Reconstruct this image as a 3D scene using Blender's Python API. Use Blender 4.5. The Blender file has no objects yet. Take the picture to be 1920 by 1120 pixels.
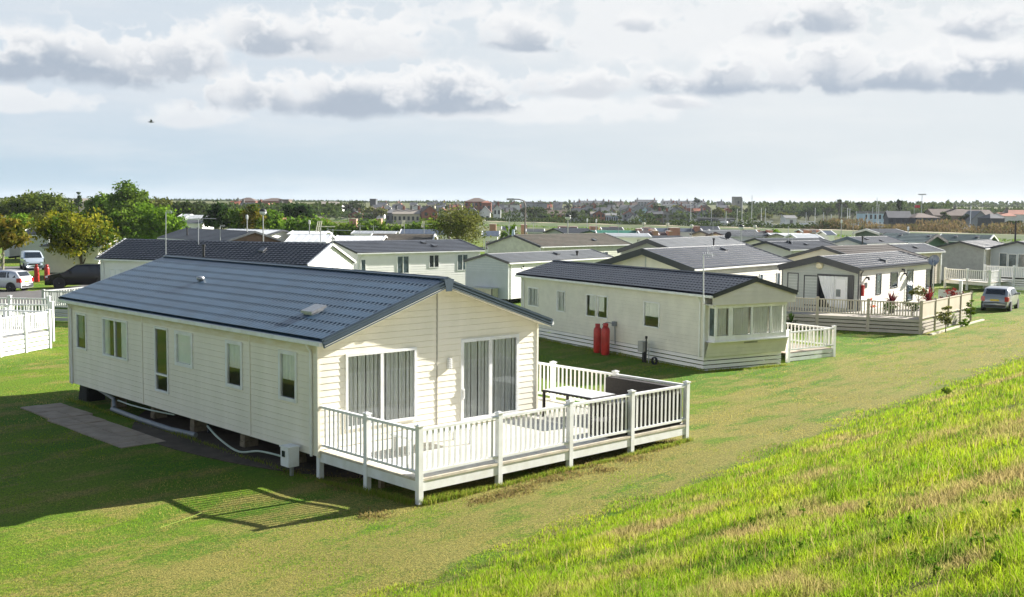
import bpy, bmesh, math, random
import numpy as np
from mathutils import Vector, Matrix
R = math.radians
scene = bpy.context.scene
col = scene.collection
rng = np.random.default_rng(7)
random.seed(7)

# ------------------------------------------------------------------ camera
H = 6.0; FPX = 2067.319; PITCH = .0811; ROLL = .008
cam_d = bpy.data.cameras.new('camera'); cam = bpy.data.objects.new('camera', cam_d); col.objects.link(cam)
_F = Vector((0, math.cos(PITCH), -math.sin(PITCH))); _U = Vector((0, math.sin(PITCH), math.cos(PITCH))); _R = Vector((1, 0, 0))
_cx = _R*math.cos(ROLL) + _U*math.sin(ROLL); _cy = _U*math.cos(ROLL) - _R*math.sin(ROLL)
cam.matrix_world = Matrix(((_cx.x, _cy.x, -_F.x, 0), (_cx.y, _cy.y, -_F.y, 0), (_cx.z, _cy.z, -_F.z, H), (0, 0, 0, 1)))
cam_d.sensor_width = 36; cam_d.lens = FPX/1920*36; cam_d.clip_start = .1; cam_d.clip_end = 9000
scene.camera = cam
scene.view_settings.view_transform = 'Standard'; scene.view_settings.look = 'None'
scene.view_settings.exposure = 1.55; scene.view_settings.gamma = 1

# ------------------------------------------------------------------ sun
SUN = Vector((1.765, 1.117, 1.0)).normalized()          # direction towards the sun
SUN_EL = math.asin(SUN.z); SUN_AZ = math.atan2(SUN.x, SUN.y)
sl = bpy.data.lights.new('sun', 'SUN'); sl.energy = 5.0; sl.angle = R(.5); sl.color = (1, .95, .87)
so = bpy.data.objects.new('sun', sl); col.objects.link(so); so.rotation_euler = SUN.to_track_quat('Z', 'Y').to_euler()

# ------------------------------------------------------------------ node helper
class NT:
    def __init__(s, nt): s.nt = nt; s.n = nt.nodes; s.l = nt.links
    def new(s, t, **kw):
        n = s.n.new(t)
        for k, v in kw.items(): setattr(n, k, v)
        return n
    def put(s, sock, v):
        if v is None: return
        if isinstance(v, bpy.types.NodeSocket): s.l.new(v, sock)
        else:
            try: sock.default_value = v
            except Exception: sock.default_value = (*v, 1)
    def m(s, op, a, b=None, c=None, clamp=False):
        n = s.new('ShaderNodeMath', operation=op, use_clamp=clamp)
        s.put(n.inputs[0], a); s.put(n.inputs[1], b); s.put(n.inputs[2], c)
        return n.outputs[0]
    def mix(s, f, a, b, mode='MIX'):
        n = s.new('ShaderNodeMix', data_type='RGBA', blend_type=mode)
        s.put(n.inputs[0], f); s.put(n.inputs[6], a if isinstance(a, bpy.types.NodeSocket) else (*a[:3], 1)); s.put(n.inputs[7], b if isinstance(b, bpy.types.NodeSocket) else (*b[:3], 1))
        return n.outputs[2]
    def ramp(s, v, lo, hi, a=0., b=1., smooth=True):
        n = s.new('ShaderNodeMapRange', interpolation_type='SMOOTHSTEP' if smooth else 'LINEAR')
        s.put(n.inputs[0], v); s.put(n.inputs[1], lo); s.put(n.inputs[2], hi); s.put(n.inputs[3], a); s.put(n.inputs[4], b)
        return n.outputs[0]
    def noise(s, vec, scale, detail=3, rough=.5, dist=0, out=0):
        n = s.new('ShaderNodeTexNoise'); s.put(n.inputs['Vector'], vec)
        n.inputs['Scale'].default_value = scale; n.inputs['Detail'].default_value = detail
        n.inputs['Roughness'].default_value = rough; n.inputs['Distortion'].default_value = dist
        return n.outputs[out]

# ------------------------------------------------------------------ world: sky with cloud banks, laid out by direction
world = bpy.data.worlds.new("World"); scene.world = world; world.use_nodes = True
W = NT(world.node_tree); W.n.clear()
tc = W.new('ShaderNodeTexCoord'); sep = W.new('ShaderNodeSeparateXYZ'); W.l.new(tc.outputs['Generated'], sep.inputs[0])
X, Y, Z = sep.outputs
az = W.m('ARCTAN2', X, Y)
el = W.m('ARCTAN2', Z, W.m('SQRT', W.m('ADD', W.m('MULTIPLY', X, X), W.m('MULTIPLY', Y, Y))))
cmb = W.new('ShaderNodeCombineXYZ'); W.put(cmb.inputs[0], az); W.put(cmb.inputs[1], W.m('MULTIPLY', el, 1.3))
n1 = W.noise(cmb.outputs[0], 17, 4, .52, .0)
n3 = W.noise(cmb.outputs[0], 34, 4, .5, .0)
puff = W.m('SUBTRACT', .10, W.m('ABSOLUTE', W.m('SUBTRACT', n3, .5)))
nn = W.m('ADD', W.m('MULTIPLY', W.m('SUBTRACT', n1, .5), 2.6), W.m('MULTIPLY', puff, 3.2))
t_az = W.ramp(az, -.42, .35)
base = W.mix(t_az, (.56, .75, .90), (.80, .88, .92))
top = W.mix(t_az, (.80, .90, 1.0), (.92, .98, 1.02))
sky_c = W.mix(W.ramp(el, .015, .10), base, top)
cmb2 = W.new('ShaderNodeCombineXYZ'); W.put(cmb2.inputs[0], az); W.put(cmb2.inputs[1], W.m('MULTIPLY', el, 6))
veil = W.noise(cmb2.outputs[0], 6, 4, .55)
sky_c = W.mix(W.m('MULTIPLY', W.ramp(veil, .40, .75), .28), sky_c, (1.1, 1.1, 1.1))
wn = W.new('ShaderNodeTexNoise'); W.l.new(cmb.outputs[0], wn.inputs['Vector']); wn.inputs['Scale'].default_value = 11; wn.inputs['Detail'].default_value = 3
ws_ = W.new('ShaderNodeSeparateXYZ'); W.l.new(wn.outputs['Color'], ws_.inputs[0])
azw = W.m('ADD', az, W.m('MULTIPLY', W.m('SUBTRACT', ws_.outputs[0], .5), .11)); elw = W.m('ADD', el, W.m('MULTIPLY', W.m('SUBTRACT', ws_.outputs[1], .5), .022))
def px2dir(px, py):
    a = math.atan((px-960)/FPX); y0 = 392.6 + ROLL*(px-960)
    return a, math.atan((y0-py)/FPX*math.cos(a))
clouds = [ # px, py, rx, up, down, darkness
 (1250, 60, 420, 60, 70, .05), (1010, 215, 260, 26, 26, .08), (1800, 100, 260, 85, 60, .05),
 (60, 200, 85, 26, 14, .12), (365, 222, 70, 24, 18, .2), (640, 96, 140, 56, 30, .35), (530, 84, 95, 48, 26, .9),
 (90, 128, 300, 60, 34, 1.0), (330, 124, 130, 55, 30, .8), (510, 196, 110, 42, 30, .9), (690, 196, 150, 44, 30, 1), (860, 190, 120, 50, 36, 1),
 (965, 90, 85, 42, 16, .9), (1225, 50, 55, 22, 14, .6), (1075, 168, 75, 30, 20, .5), (1260, 196, 66, 20, 14, .5),
 (1230, 162, 80, 36, 22, .9), (1390, 158, 130, 56, 26, 1), (1560, 156, 140, 60, 28, 1), (1730, 154, 130, 50, 26, 1), (1870, 146, 110, 54, 30, 1),
 (1520, 56, 110, 46, 26, .9), (1820, 48, 80, 38, 22, .8)]
for (px, py, rx, up, dn, dk) in clouds:
    a, e = px2dir(px, py)
    da = W.m('DIVIDE', W.m('SUBTRACT', azw, a), rx*1.05/FPX)
    de0 = W.m('SUBTRACT', elw, e)
    de = W.m('DIVIDE', de0, W.ramp(de0, -.001, .001, dn*1.0/FPX, up*1.25/FPX, False))
    r = W.m('SQRT', W.m('ADD', W.m('MULTIPLY', da, da), W.m('MULTIPLY', de, de)))
    amp = W.ramp(de, -1., .3, .30, 1.0)
    D = W.m('ADD', W.m('SUBTRACT', 1, r), W.m('MULTIPLY', nn, amp))
    alpha = W.m('MULTIPLY', W.ramp(D, -.12, .50), .97 if dk > .3 else .7)
    t = W.m('ADD', W.m('SUBTRACT', W.m('MULTIPLY', D, .75), W.m('MULTIPLY', de, .95)), W.m('MULTIPLY', nn, .3))
    dark = W.m('MULTIPLY', W.ramp(t, -.35, 1.05), dk*.95)
    cc = W.mix(dark, (1.12, 1.13, 1.14), (.48, .57, .69))
    sky_c = W.mix(alpha, sky_c, cc)
sky = W.new('ShaderNodeTexSky', sky_type='NISHITA'); sky.sun_disc = False
sky.sun_elevation = SUN_EL; sky.sun_rotation = SUN_AZ; sky.altitude = 0; sky.air_density = 1; sky.dust_density = 1.2; sky.ozone_density = 1
bg1 = W.new('ShaderNodeBackground'); W.l.new(sky.outputs[0], bg1.inputs[0]); bg1.inputs[1].default_value = .055
bg2 = W.new('ShaderNodeBackground'); W.put(bg2.inputs[0], sky_c); bg2.inputs[1].default_value = .28
ms = W.new('ShaderNodeMixShader'); W.put(ms.inputs[0], W.ramp(el, R(16), R(40))); W.l.new(bg2.outputs[0], ms.inputs[1]); W.l.new(bg1.outputs[0], ms.inputs[2])
wo = W.new('ShaderNodeOutputWorld'); W.l.new(ms.outputs[0], wo.inputs[0])
world.cycles.sampling_method = 'MANUAL'; world.cycles.sample_map_resolution = 512

# ------------------------------------------------------------------ measuring helpers (points on the ground or at a depth)
def ray(px, py):
    a, b = px-960, py-560
    c, s = math.cos(ROLL), math.sin(ROLL); x = a*c + b*s; y = -a*s + b*c
    up = -y/FPX; cp, sp = math.cos(PITCH), math.sin(PITCH)
    return Vector((x/FPX, cp + up*sp, -sp + up*cp))
def G(px, py, z=-.15):
    r = ray(px, py); t = (z-H)/r.z; return Vector((r.x*t, r.y*t, z))
def at(px, py, D):
    r = ray(px, py); t = D/r.y; return Vector((r.x*t, D, H + r.z*t))
def sm(a, b, x):
    t = np.clip((np.asarray(x, float)-a)/(b-a), 0, 1); return t*t*(3-2*t)
G0 = -.15
def s_of(x, y): return (x-1.56)*.785 + (y-21.03)*(-.62)
def ground_h(x, y):
    x = np.asarray(x, float); y = np.asarray(y, float); s = s_of(x, y)
    h = .27*sm(-3.4, .6, s) + G0*(1-sm(-6.8, -3.3, s))
    k = (s-.6); ramp = np.where(k > .4, .37*(k-.2), .37*np.clip(k, 0, .4)**2/.8)
    h = h + np.minimum(ramp, 4.2)
    d = np.hypot(x, y); fade = 1-sm(150, 260, d)
    h = h*fade + G0*(1-fade)
    return h + 11*sm(560, 1050, d)
def gh(x, y): return float(ground_h(x, y))

# ------------------------------------------------------------------ materials
MATS = {}
def mat(name, c, rough=.6, var=.12, scale=3., bump=0., bscale=60., c2=None, metal=0., spec=.5, coat=0., stretch=None, detail=4):
    if name in MATS: return MATS[name]
    m = bpy.data.materials.new(name); m.use_nodes = True; N = NT(m.node_tree)
    b = N.n['Principled BSDF']; tcn = N.new('ShaderNodeTexCoord'); vec = tcn.outputs['Object']
    if stretch:
        mp = N.new('ShaderNodeMapping'); mp.inputs['Scale'].default_value = stretch; N.l.new(vec, mp.inputs[0]); vec = mp.outputs[0]
    if c2 is None: c2 = tuple(v*(1-var*1.6) for v in c)
    f = N.ramp(N.noise(vec, scale, detail, .6), .3, .72)
    colr = N.mix(f, c, c2)
    N.put(b.inputs['Base Color'], colr)
    b.inputs['Roughness'].default_value = rough; b.inputs['Metallic'].default_value = metal
    b.inputs['Specular IOR Level'].default_value = spec; b.inputs['Coat Weight'].default_value = coat
    if bump:
        bp = N.new('ShaderNodeBump'); bp.inputs['Strength'].default_value = bump; bp.inputs['Distance'].default_value = .01
        N.put(bp.inputs['Height'], N.noise(vec, bscale, 3)); N.l.new(bp.outputs[0], b.inputs['Normal'])
    MATS[name] = m; return m
def glass(name, tint=(.94, .96, .96), refl=.03):
    if name in MATS: return MATS[name]
    m = bpy.data.materials.new(name); m.use_nodes = True; N = NT(m.node_tree); N.n.clear()
    t = N.new('ShaderNodeBsdfTransparent'); t.inputs[0].default_value = (*tint, 1)
    g = N.new('ShaderNodeBsdfGlossy'); g.inputs['Roughness'].default_value = .02; g.inputs[0].default_value = (.95, .97, 1, 1)
    lw = N.new('ShaderNodeFresnel'); lw.inputs[0].default_value = 1.5
    geo = N.new('ShaderNodeNewGeometry')
    bp = N.new('ShaderNodeBump'); bp.inputs['Strength'].default_value = .1; bp.inputs['Distance'].default_value = .02
    N.put(bp.inputs['Height'], N.noise(geo.outputs['Position'], 1.5, 1)); N.l.new(bp.outputs[0], g.inputs['Normal'])
    f = N.m('ADD', N.m('MULTIPLY', lw.outputs[0], 1.0), refl, clamp=True)
    mx = N.new('ShaderNodeMixShader'); N.put(mx.inputs[0], f); N.l.new(t.outputs[0], mx.inputs[1]); N.l.new(g.outputs[0], mx.inputs[2])
    o = N.new('ShaderNodeOutputMaterial'); N.l.new(mx.outputs[0], o.inputs[0]); MATS[name] = m; return m
def leafmat(name, c1, c2, c3=None, trans=.35):
    if name in MATS: return MATS[name]
    m = bpy.data.materials.new(name); m.use_nodes = True; N = NT(m.node_tree); N.n.clear()
    geo = N.new('ShaderNodeNewGeometry'); rp = geo.outputs['Random Per Island']
    c = N.mix(rp, c1, c2)
    if c3:
        pn = N.ramp(N.noise(geo.outputs['Position'], .55, 3), .45, .62); c = N.mix(pn, c, c3)
    d = N.new('ShaderNodeBsdfDiffuse'); N.put(d.inputs[0], c)
    t = N.new('ShaderNodeBsdfTranslucent'); N.put(t.inputs[0], N.mix(.6, c, (1, .95, .3), 'MULTIPLY'))
    mx = N.new('ShaderNodeMixShader'); mx.inputs[0].default_value = trans; N.l.new(d.outputs[0], mx.inputs[1]); N.l.new(t.outputs[0], mx.inputs[2])
    o = N.new('ShaderNodeOutputMaterial'); N.l.new(mx.outputs[0], o.inputs[0]); MATS[name] = m; return m

CREAM = mat('cream_boards', (.85, .80, .68), .55, .05, 1.6, c2=(.77, .73, .60), stretch=(1, 1, .25))
CREAM_D = mat('aged_cream_boards', (.76, .74, .64), .6, .08, 1.5)
OFFW = mat('off_white_boards', (.78, .75, .68), .55, .05, 1.5)
WHITEB = mat('white_boards', (.84, .83, .80), .55, .04, 1.5)
GREYB = mat('pale_grey_boards', (.45, .47, .45), .6, .06, 1.5)
GREYSAGE = mat('sage_grey_boards', (.50, .53, .48), .6, .08, 1.)
MAGNOLIA = mat('magnolia_boards', (.72, .66, .52), .6, .06, 1.5)
BLUEGREY = mat('blue_grey_boards', (.50, .54, .57), .6, .06, 1.5)
BROWNB = mat('brown_cladding', (.20, .12, .08), .6, .2, 2)
PVC = mat('white_plastic', (.82, .83, .84), .4, .06, 2.5, c2=(.70, .70, .66), detail=6)
PVC_D = mat('dark_plastic_trim', (.03, .035, .045), .35, .1, 2)
SLATE = mat('slate_blue_tiles', (.045, .095, .15), .40, .18, 1.3, spec=.9, coat=.15)
DGREY = mat('dark_grey_tiles', (.026, .030, .040), .42, .2, 1.5, spec=.7)
MGREY = mat('mid_grey_tiles', (.06, .066, .078), .42, .2, 1.5, spec=.8)
LGREY = mat('light_grey_tiles', (.13, .14, .15), .5, .15, 1.5)
BROWNT = mat('weathered_brown_tiles', (.085, .068, .05), .8, .3, 2.2, c2=(.045, .045, .03))
DBROWNT = mat('dark_brown_tiles', (.045, .033, .026), .7, .2, 2.)
GREENT = mat('grey_green_tiles', (.10, .14, .135), .5, .15, 1.5)
GREENR = mat('bright_green_roofing', (.03, .20, .14), .6, .1, 1.5)
WHITER = mat('white_roof_sheet', (.62, .64, .65), .5, .08, 1.)
BARGE = mat('slate_blue_trim', (.06, .09, .12), .4, .1, 4)
BLACKM = mat('black_metal', (.015, .016, .018), .5, .1, 6)
GALV = mat('galvanised_metal', (.42, .43, .44), .4, .15, 8, metal=.6)
GREYPIPE = mat('grey_waste_pipe', (.22, .24, .26), .45, .1, 5)
AER = mat('aerial_metal', (.55, .57, .58), .7, .1, 5)
CHASSIS = mat('dark_chassis', (.012, .012, .013), .8, .3, 3)
BLOCK = mat('concrete_block', (.30, .25, .18), .9, .25, 8, bump=.4)
SLAB = mat('paving_slab', (.36, .29, .22), .9, .18, 2.5, bump=.4, bscale=40)
CURT = mat('net_curtain', (.90, .90, .87), .9, .05, 4)
CURTW = mat('white_curtain', (.92, .92, .90), .9, .05, 4)
BLIND = mat('white_blind', (.93, .92, .90), .8, .03, 4)
PANE_D = mat('dark_window_pane', (.02, .03, .035), .06, .2, 2, spec=.8)
PANE_B = mat('pale_window_pane', (.10, .14, .16), .1, .4, 4, spec=.8)
GLASS = glass('window_glass'); GLASS_D = glass('dark_glass', (.5, .55, .57), .05)
RED = mat('red_gas_paint', (.50, .035, .03), .45, .2, 3)
RATTAN = mat('dark_rattan', (.035, .028, .026), .7, .3, 20, bump=.5, bscale=120)
BEIGEP = mat('beige_plastic', (.52, .46, .37), .5, .06, 2)
TIMBER = mat('bare_timber', (.35, .28, .19), .8, .2, 6, stretch=(1, 1, 6))
BRICK = mat('red_brick', (.30, .11, .065), .9, .2, .6)
PINKB = mat('pink_brick', (.50, .27, .19), .9, .15, 1)
STONE = mat('grey_stone', (.22, .22, .20), .9, .25, .5)

# ------------------------------------------------------------------ mesh builder
class MB:
    def __init__(s, frame=None): s.v = []; s.f = []; s.fr = frame
    def P(s, p): return s.fr(*p) if s.fr else tuple(p)
    def quad(s, *p):
        i = len(s.v); s.v += [s.P(q) for q in p]; s.f.append(tuple(range(i, i+len(p))))
    def box(s, x0, x1, y0, y1, z0, z1):
        i = len(s.v)
        s.v += [s.P(q) for q in ((x0,y0,z0),(x1,y0,z0),(x1,y1,z0),(x0,y1,z0),(x0,y0,z1),(x1,y0,z1),(x1,y1,z1),(x0,y1,z1))]
        s.f += [tuple(i+k for k in q) for q in ((0,3,2,1),(4,5,6,7),(0,1,5,4),(1,2,6,5),(2,3,7,6),(3,0,4,7))]
    def beam(s, p0, p1, w, h, up=(0, 0, 1)):
        a = Vector(s.P(p0)); b = Vector(s.P(p1)); d = (b-a).normalized(); u = Vector(up)
        if abs(d.dot(u)) > .99: u = Vector((1, 0, 0))
        r = d.cross(u).normalized(); u2 = r.cross(d).normalized(); i = len(s.v)
        for q in (a, b):
            for (e, f_) in ((-1,-1),(1,-1),(1,1),(-1,1)): s.v.append(tuple(q + r*e*w/2 + u2*f_*h/2))
        s.f += [tuple(i+k for k in q) for q in ((0,1,2,3),(7,6,5,4),(0,4,5,1),(1,5,6,2),(2,6,7,3),(3,7,4,0))]
    def tube(s, pts, r, n=8, cap=True):
        pts = [Vector(s.P(p)) for p in pts]; rs = r if isinstance(r, (list, tuple)) else [r]*len(pts)
        i0 = len(s.v); prev = None
        for k, p in enumerate(pts):
            d = ((pts[min(k+1, len(pts)-1)]-pts[max(k-1, 0)])).normalized()
            u = Vector((0, 0, 1)) if abs(d.z) < .95 else Vector((1, 0, 0))
            if prev is not None: u = prev
            a = d.cross(u).normalized(); b = a.cross(d).normalized(); prev = b
            for j in range(n):
                t = 2*math.pi*j/n; s.v.append(tuple(p + a*math.cos(t)*rs[k] + b*math.sin(t)*rs[k]))
        for k in range(len(pts)-1):
            for j in range(n):
                a0 = i0+k*n+j; b0 = i0+k*n+(j+1) % n; s.f.append((a0, b0, b0+n, a0+n))
        if cap:
            s.f.append(tuple(i0+j for j in range(n))[::-1]); e = i0+(len(pts)-1)*n; s.f.append(tuple(e+j for j in range(n)))
    def lathe(s, prof, c=(0, 0, 0), n=16, axis='z'):
        i0 = len(s.v)
        for (r, z) in prof:
            for j in range(n):
                t = 2*math.pi*j/n; x, y = r*math.cos(t), r*math.sin(t)
                p = (c[0]+x, c[1]+y, c[2]+z) if axis == 'z' else ((c[0]+x, c[1]+z, c[2]+y) if axis == 'y' else (c[0]+z, c[1]+x, c[2]+y))
                s.v.append(s.P(p))
        for k in range(len(prof)-1):
            for j in range(n):
                a0 = i0+k*n+j; b0 = i0+k*n+(j+1) % n; s.f.append((a0, b0, b0+n, a0+n))
        s.f.append(tuple(i0+j for j in range(n))[::-1]); e = i0+(len(prof)-1)*n; s.f.append(tuple(e+j for j in range(n)))
    def build(s, name, m, parent=None, smooth=False, raw=None):
        me = bpy.data.meshes.new(name); me.from_pydata(s.v, [], s.f); me.update()
        if m: me.materials.append(m)
        if smooth:
            me.polygons.foreach_set('use_smooth', [True]*len(me.polygons))
        return link(name, me, parent)
ZO = {}
def link(name, me, parent=None):
    o = bpy.data.objects.new(name, me); col.objects.link(o)
    if parent is not None:
        o.parent = parent
        if parent.type == 'EMPTY': o.location = (0, 0, -ZO.get(parent.name, 0.))
    return o
def npmesh(name, V, Fq, m, parent=None, smooth=False, n=4):
    me = bpy.data.meshes.new(name); V = np.asarray(V, np.float32); Fq = np.asarray(Fq, np.int32)
    me.vertices.add(len(V)); me.vertices.foreach_set('co', V.ravel())
    me.loops.add(Fq.size); me.loops.foreach_set('vertex_index', Fq.ravel())
    me.polygons.add(len(Fq)); me.polygons.foreach_set('loop_start', np.arange(0, Fq.size, n, dtype=np.int32))
    if smooth: me.polygons.foreach_set('use_smooth', np.ones(len(Fq), bool))
    me.update(calc_edges=True)
    if m: me.materials.append(m)
    return link(name, me, parent)
def tag(o, label=None, cat=None, group=None, kind=None):
    if label: o['label'] = label
    if cat: o['category'] = cat
    if group: o['group'] = group
    if kind: o['kind'] = kind
    return o
def empty(name, label, cat, loc=(0, 0, 0), rz=0., group=None, absz=False):
    o = bpy.data.objects.new(name, None); col.objects.link(o); o.location = loc; o.rotation_euler = (0, 0, rz)
    o.empty_display_size = .3; tag(o, label, cat, group)
    if absz: ZO[o.name] = float(loc[2])
    return o
def copy_tree(o, parent=None):
    c = o.copy(); col.objects.link(c)
    if parent is not None: c.parent = parent
    for ch in [k for k in o.children]: copy_tree(ch, c)
    return c
# ------------------------------------------------------------------ park homes
def wall_boards(mb, Ln, zb, ze, zr, holes, bh=.165, lip=.02, gable=False, groove=.010):
    """horizontal boards on one wall in (s, n, z): each board tilts out at its foot; openings are left out"""
    cuts = sorted({z for h in holes for z in (h[2], h[3])})
    rows = []; z = zb; top = zr if gable else ze
    while z < top-1e-4:
        z2 = min(z+bh, top); zs = [z]+[c for c in cuts if z+1e-3 < c < z2-1e-3]+[z2]
        for a, b in zip(zs[:-1], zs[1:]): rows.append((a, b, z, z2))
        z = z2
    def lim(zz):
        if zz <= ze or not gable: return 0., Ln
        k = Ln/2*(zz-ze)/(zr-ze); return k, Ln-k
    for (a, b, r0, r1) in rows:
        oa = lip*(1-(a-r0)/bh); ob = lip*(1-(b-r0)/bh)
        mid = (a+b)/2; hs = sorted([(h[0], h[1]) for h in holes if h[2] < mid < h[3]])
        la, ra = lim(a); lb, rb = lim(b); segs = []; cur = None
        for (h0, h1) in hs: segs.append((cur, h0)); cur = h1
        segs.append((cur, None))
        for (s0, s1) in segs:
            xa0 = la if s0 is None else s0; xb0 = lb if s0 is None else s0
            xa1 = ra if s1 is None else s1; xb1 = rb if s1 is None else s1
            if xa1-xa0 < 1e-4: continue
            if b > r1-1e-6 and b-a > .03:      # shadow groove under the next board
                g_ = groove; f_ = 1-g_/(b-a); xc0 = xa0+(xb0-xa0)*f_; xc1 = xa1+(xb1-xa1)*f_; oc = oa+(ob-oa)*f_; zc = b-g_
                mb.quad((xa0, oa, a), (xa1, oa, a), (xc1, oc, zc), (xc0, oc, zc)); mb.quad((xc0, oc, zc), (xc1, oc, zc), (xc1, -.012, zc), (xc0, -.012, zc)); mb.quad((xc0, -.012, zc), (xc1, -.012, zc), (xb1, -.012, b), (xb0, -.012, b))
            else: mb.quad((xa0, oa, a), (xa1, oa, a), (xb1, ob, b), (xb0, ob, b))
            if abs(a-r0) < 1e-6: mb.quad((xa0, -.012, a), (xa1, -.012, a), (xa1, oa, a), (xa0, oa, a))

def roof_sheet(name, m, parent, y0, y1, xr, zr_, xe, ze_, per=.18, rows=9, sub=6, amp=.017, step=.030, notch=False):
    """one slope of pressed roof tiles: waves along the ridge, a lip at the foot of every course"""
    Lr = math.hypot(xe-xr, ze_-zr_); n = int(max(4, (y1-y0)/per*sub)); ys = np.linspace(y0, y1, n+1)
    if notch:
        ts, ds, nt = [], [], []
        for k in range(rows):
            ts += [k/rows, (k+.16)/rows, (k+.34)/rows, (k+1)/rows-1e-4]; ds += [0., step*.16, step*.34, step]; nt += [1., .9, 0., 0.]
        ts.append(1.); ds.append(0.); nt.append(0.); ts = np.array(ts); ds = np.array(ds); nt = np.array(nt)
        u_ = (np.arange(int((y1-y0)/per))*per)[:, None]+per*np.array([0, .30, .40, .84, .94])[None, :]; ys = np.append(y0+u_.ravel(), y1); vv = np.append(np.tile(np.array([0., 0., 1., 1., 0.]), len(u_)), 0.)
        T, Yg = np.meshgrid(ts, ys, indexing='ij'); Dm = ds[:, None]+.078-.085*nt[:, None]*vv[None, :]-.006*vv[None, :]
    else:
        ts, ds = [], []
        for k in range(rows):
            ts += [k/rows, (k+1)/rows-1e-4]; ds += [0., step]
        ts.append(1.); ds.append(0.); ts = np.array(ts); ds = np.array(ds)
        ph = (ys/per) % 1.; wv = amp*(np.abs(np.sin(np.pi*ph))**.7)
        T, Yg = np.meshgrid(ts, ys, indexing='ij'); Dm = ds[:, None]+wv[None, :]+.012
    nx = (zr_-ze_)/Lr*(1 if xe > xr else -1); nz = abs(xe-xr)/Lr
    V = np.stack([xr+(xe-xr)*T+nx*Dm, Yg, zr_+(ze_-zr_)*T+nz*Dm], -1).reshape(-1, 3)
    r, c = len(ts), len(ys); i = np.arange(r-1)[:, None]*c+np.arange(c-1)[None, :]
    F = np.stack([i, i+1, i+1+c, i+c], -1).reshape(-1, 4)
    return V, F

def roof_mesh(parent, W_, L_, ze, zr, m, per, rows, sub, amp=.017, step=.03, notch=False):
    V1, F1 = roof_sheet('', m, None, 0, L_, W_/2, zr, 0, ze, per, rows, sub, amp, step, notch)
    V2, F2 = roof_sheet('', m, None, 0, L_, W_/2, zr, W_, ze, per, rows, sub, amp, step, notch)
    mb = MB(); th = .05    # deck below the tiles
    mb.v = [tuple(p) for p in V1]+[tuple(p) for p in V2]
    mb.f = [tuple(q) for q in F1]+[tuple(q+len(V1)) for q in F2]
    for (a, b) in ((0, W_/2), (W_, W_/2)):
        i = len(mb.v); mb.v += [(a, .01, ze), (b, .01, zr), (b, L_-.01, zr), (a, L_-.01, ze), (a, .01, ze-th), (b, .01, zr-th), (b, L_-.01, zr-th), (a, L_-.01, ze-th)]
        mb.f += [tuple(i+k for k in q) for q in ((0,1,2,3),(4,7,6,5),(0,4,5,1),(2,6,7,3),(0,3,7,4))]
    return mb.build('roof', m, parent)

def frame_of(P, key, ins):
    x, y, t, W_, L_, ze, zr = P; i_s, i_f, i_b = ins
    O, D, N, Ln = {'F': ((i_s, i_f), (1, 0), (0, -1), W_-2*i_s), 'R': ((W_-i_s, i_f), (0, 1), (1, 0), L_-i_f-i_b),
                   'B': ((W_-i_s, L_-i_b), (-1, 0), (0, 1), W_-2*i_s), 'L': ((i_s, L_-i_b), (0, -1), (-1, 0), L_-i_f-i_b)}[key]
    return (lambda a, b, z: (O[0]+D[0]*a+N[0]*b, O[1]+D[1]*a+N[1]*b, z)), O, D, N, Ln
def px_on(P, key, ins, px, py):
    """where a sight line meets a wall of the home: (distance along the wall, height)"""
    fr, O, D, N, Ln = frame_of(P, key, ins); x, y, t = P[:3]; c, s = math.cos(t), math.sin(t)
    w = lambda v: (v[0]*c-v[1]*s, v[0]*s+v[1]*c)
    Ow = w(O); Ow = (Ow[0]+x, Ow[1]+y); Dw = w(D); Nw = w(N); r = ray(px, py)
    tt = (Ow[0]*Nw[0]+Ow[1]*Nw[1])/(r.x*Nw[0]+r.y*Nw[1]); p = r*tt
    return (p.x-Ow[0])*Dw[0]+(p.y-Ow[1])*Dw[1], H+p.z

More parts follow.
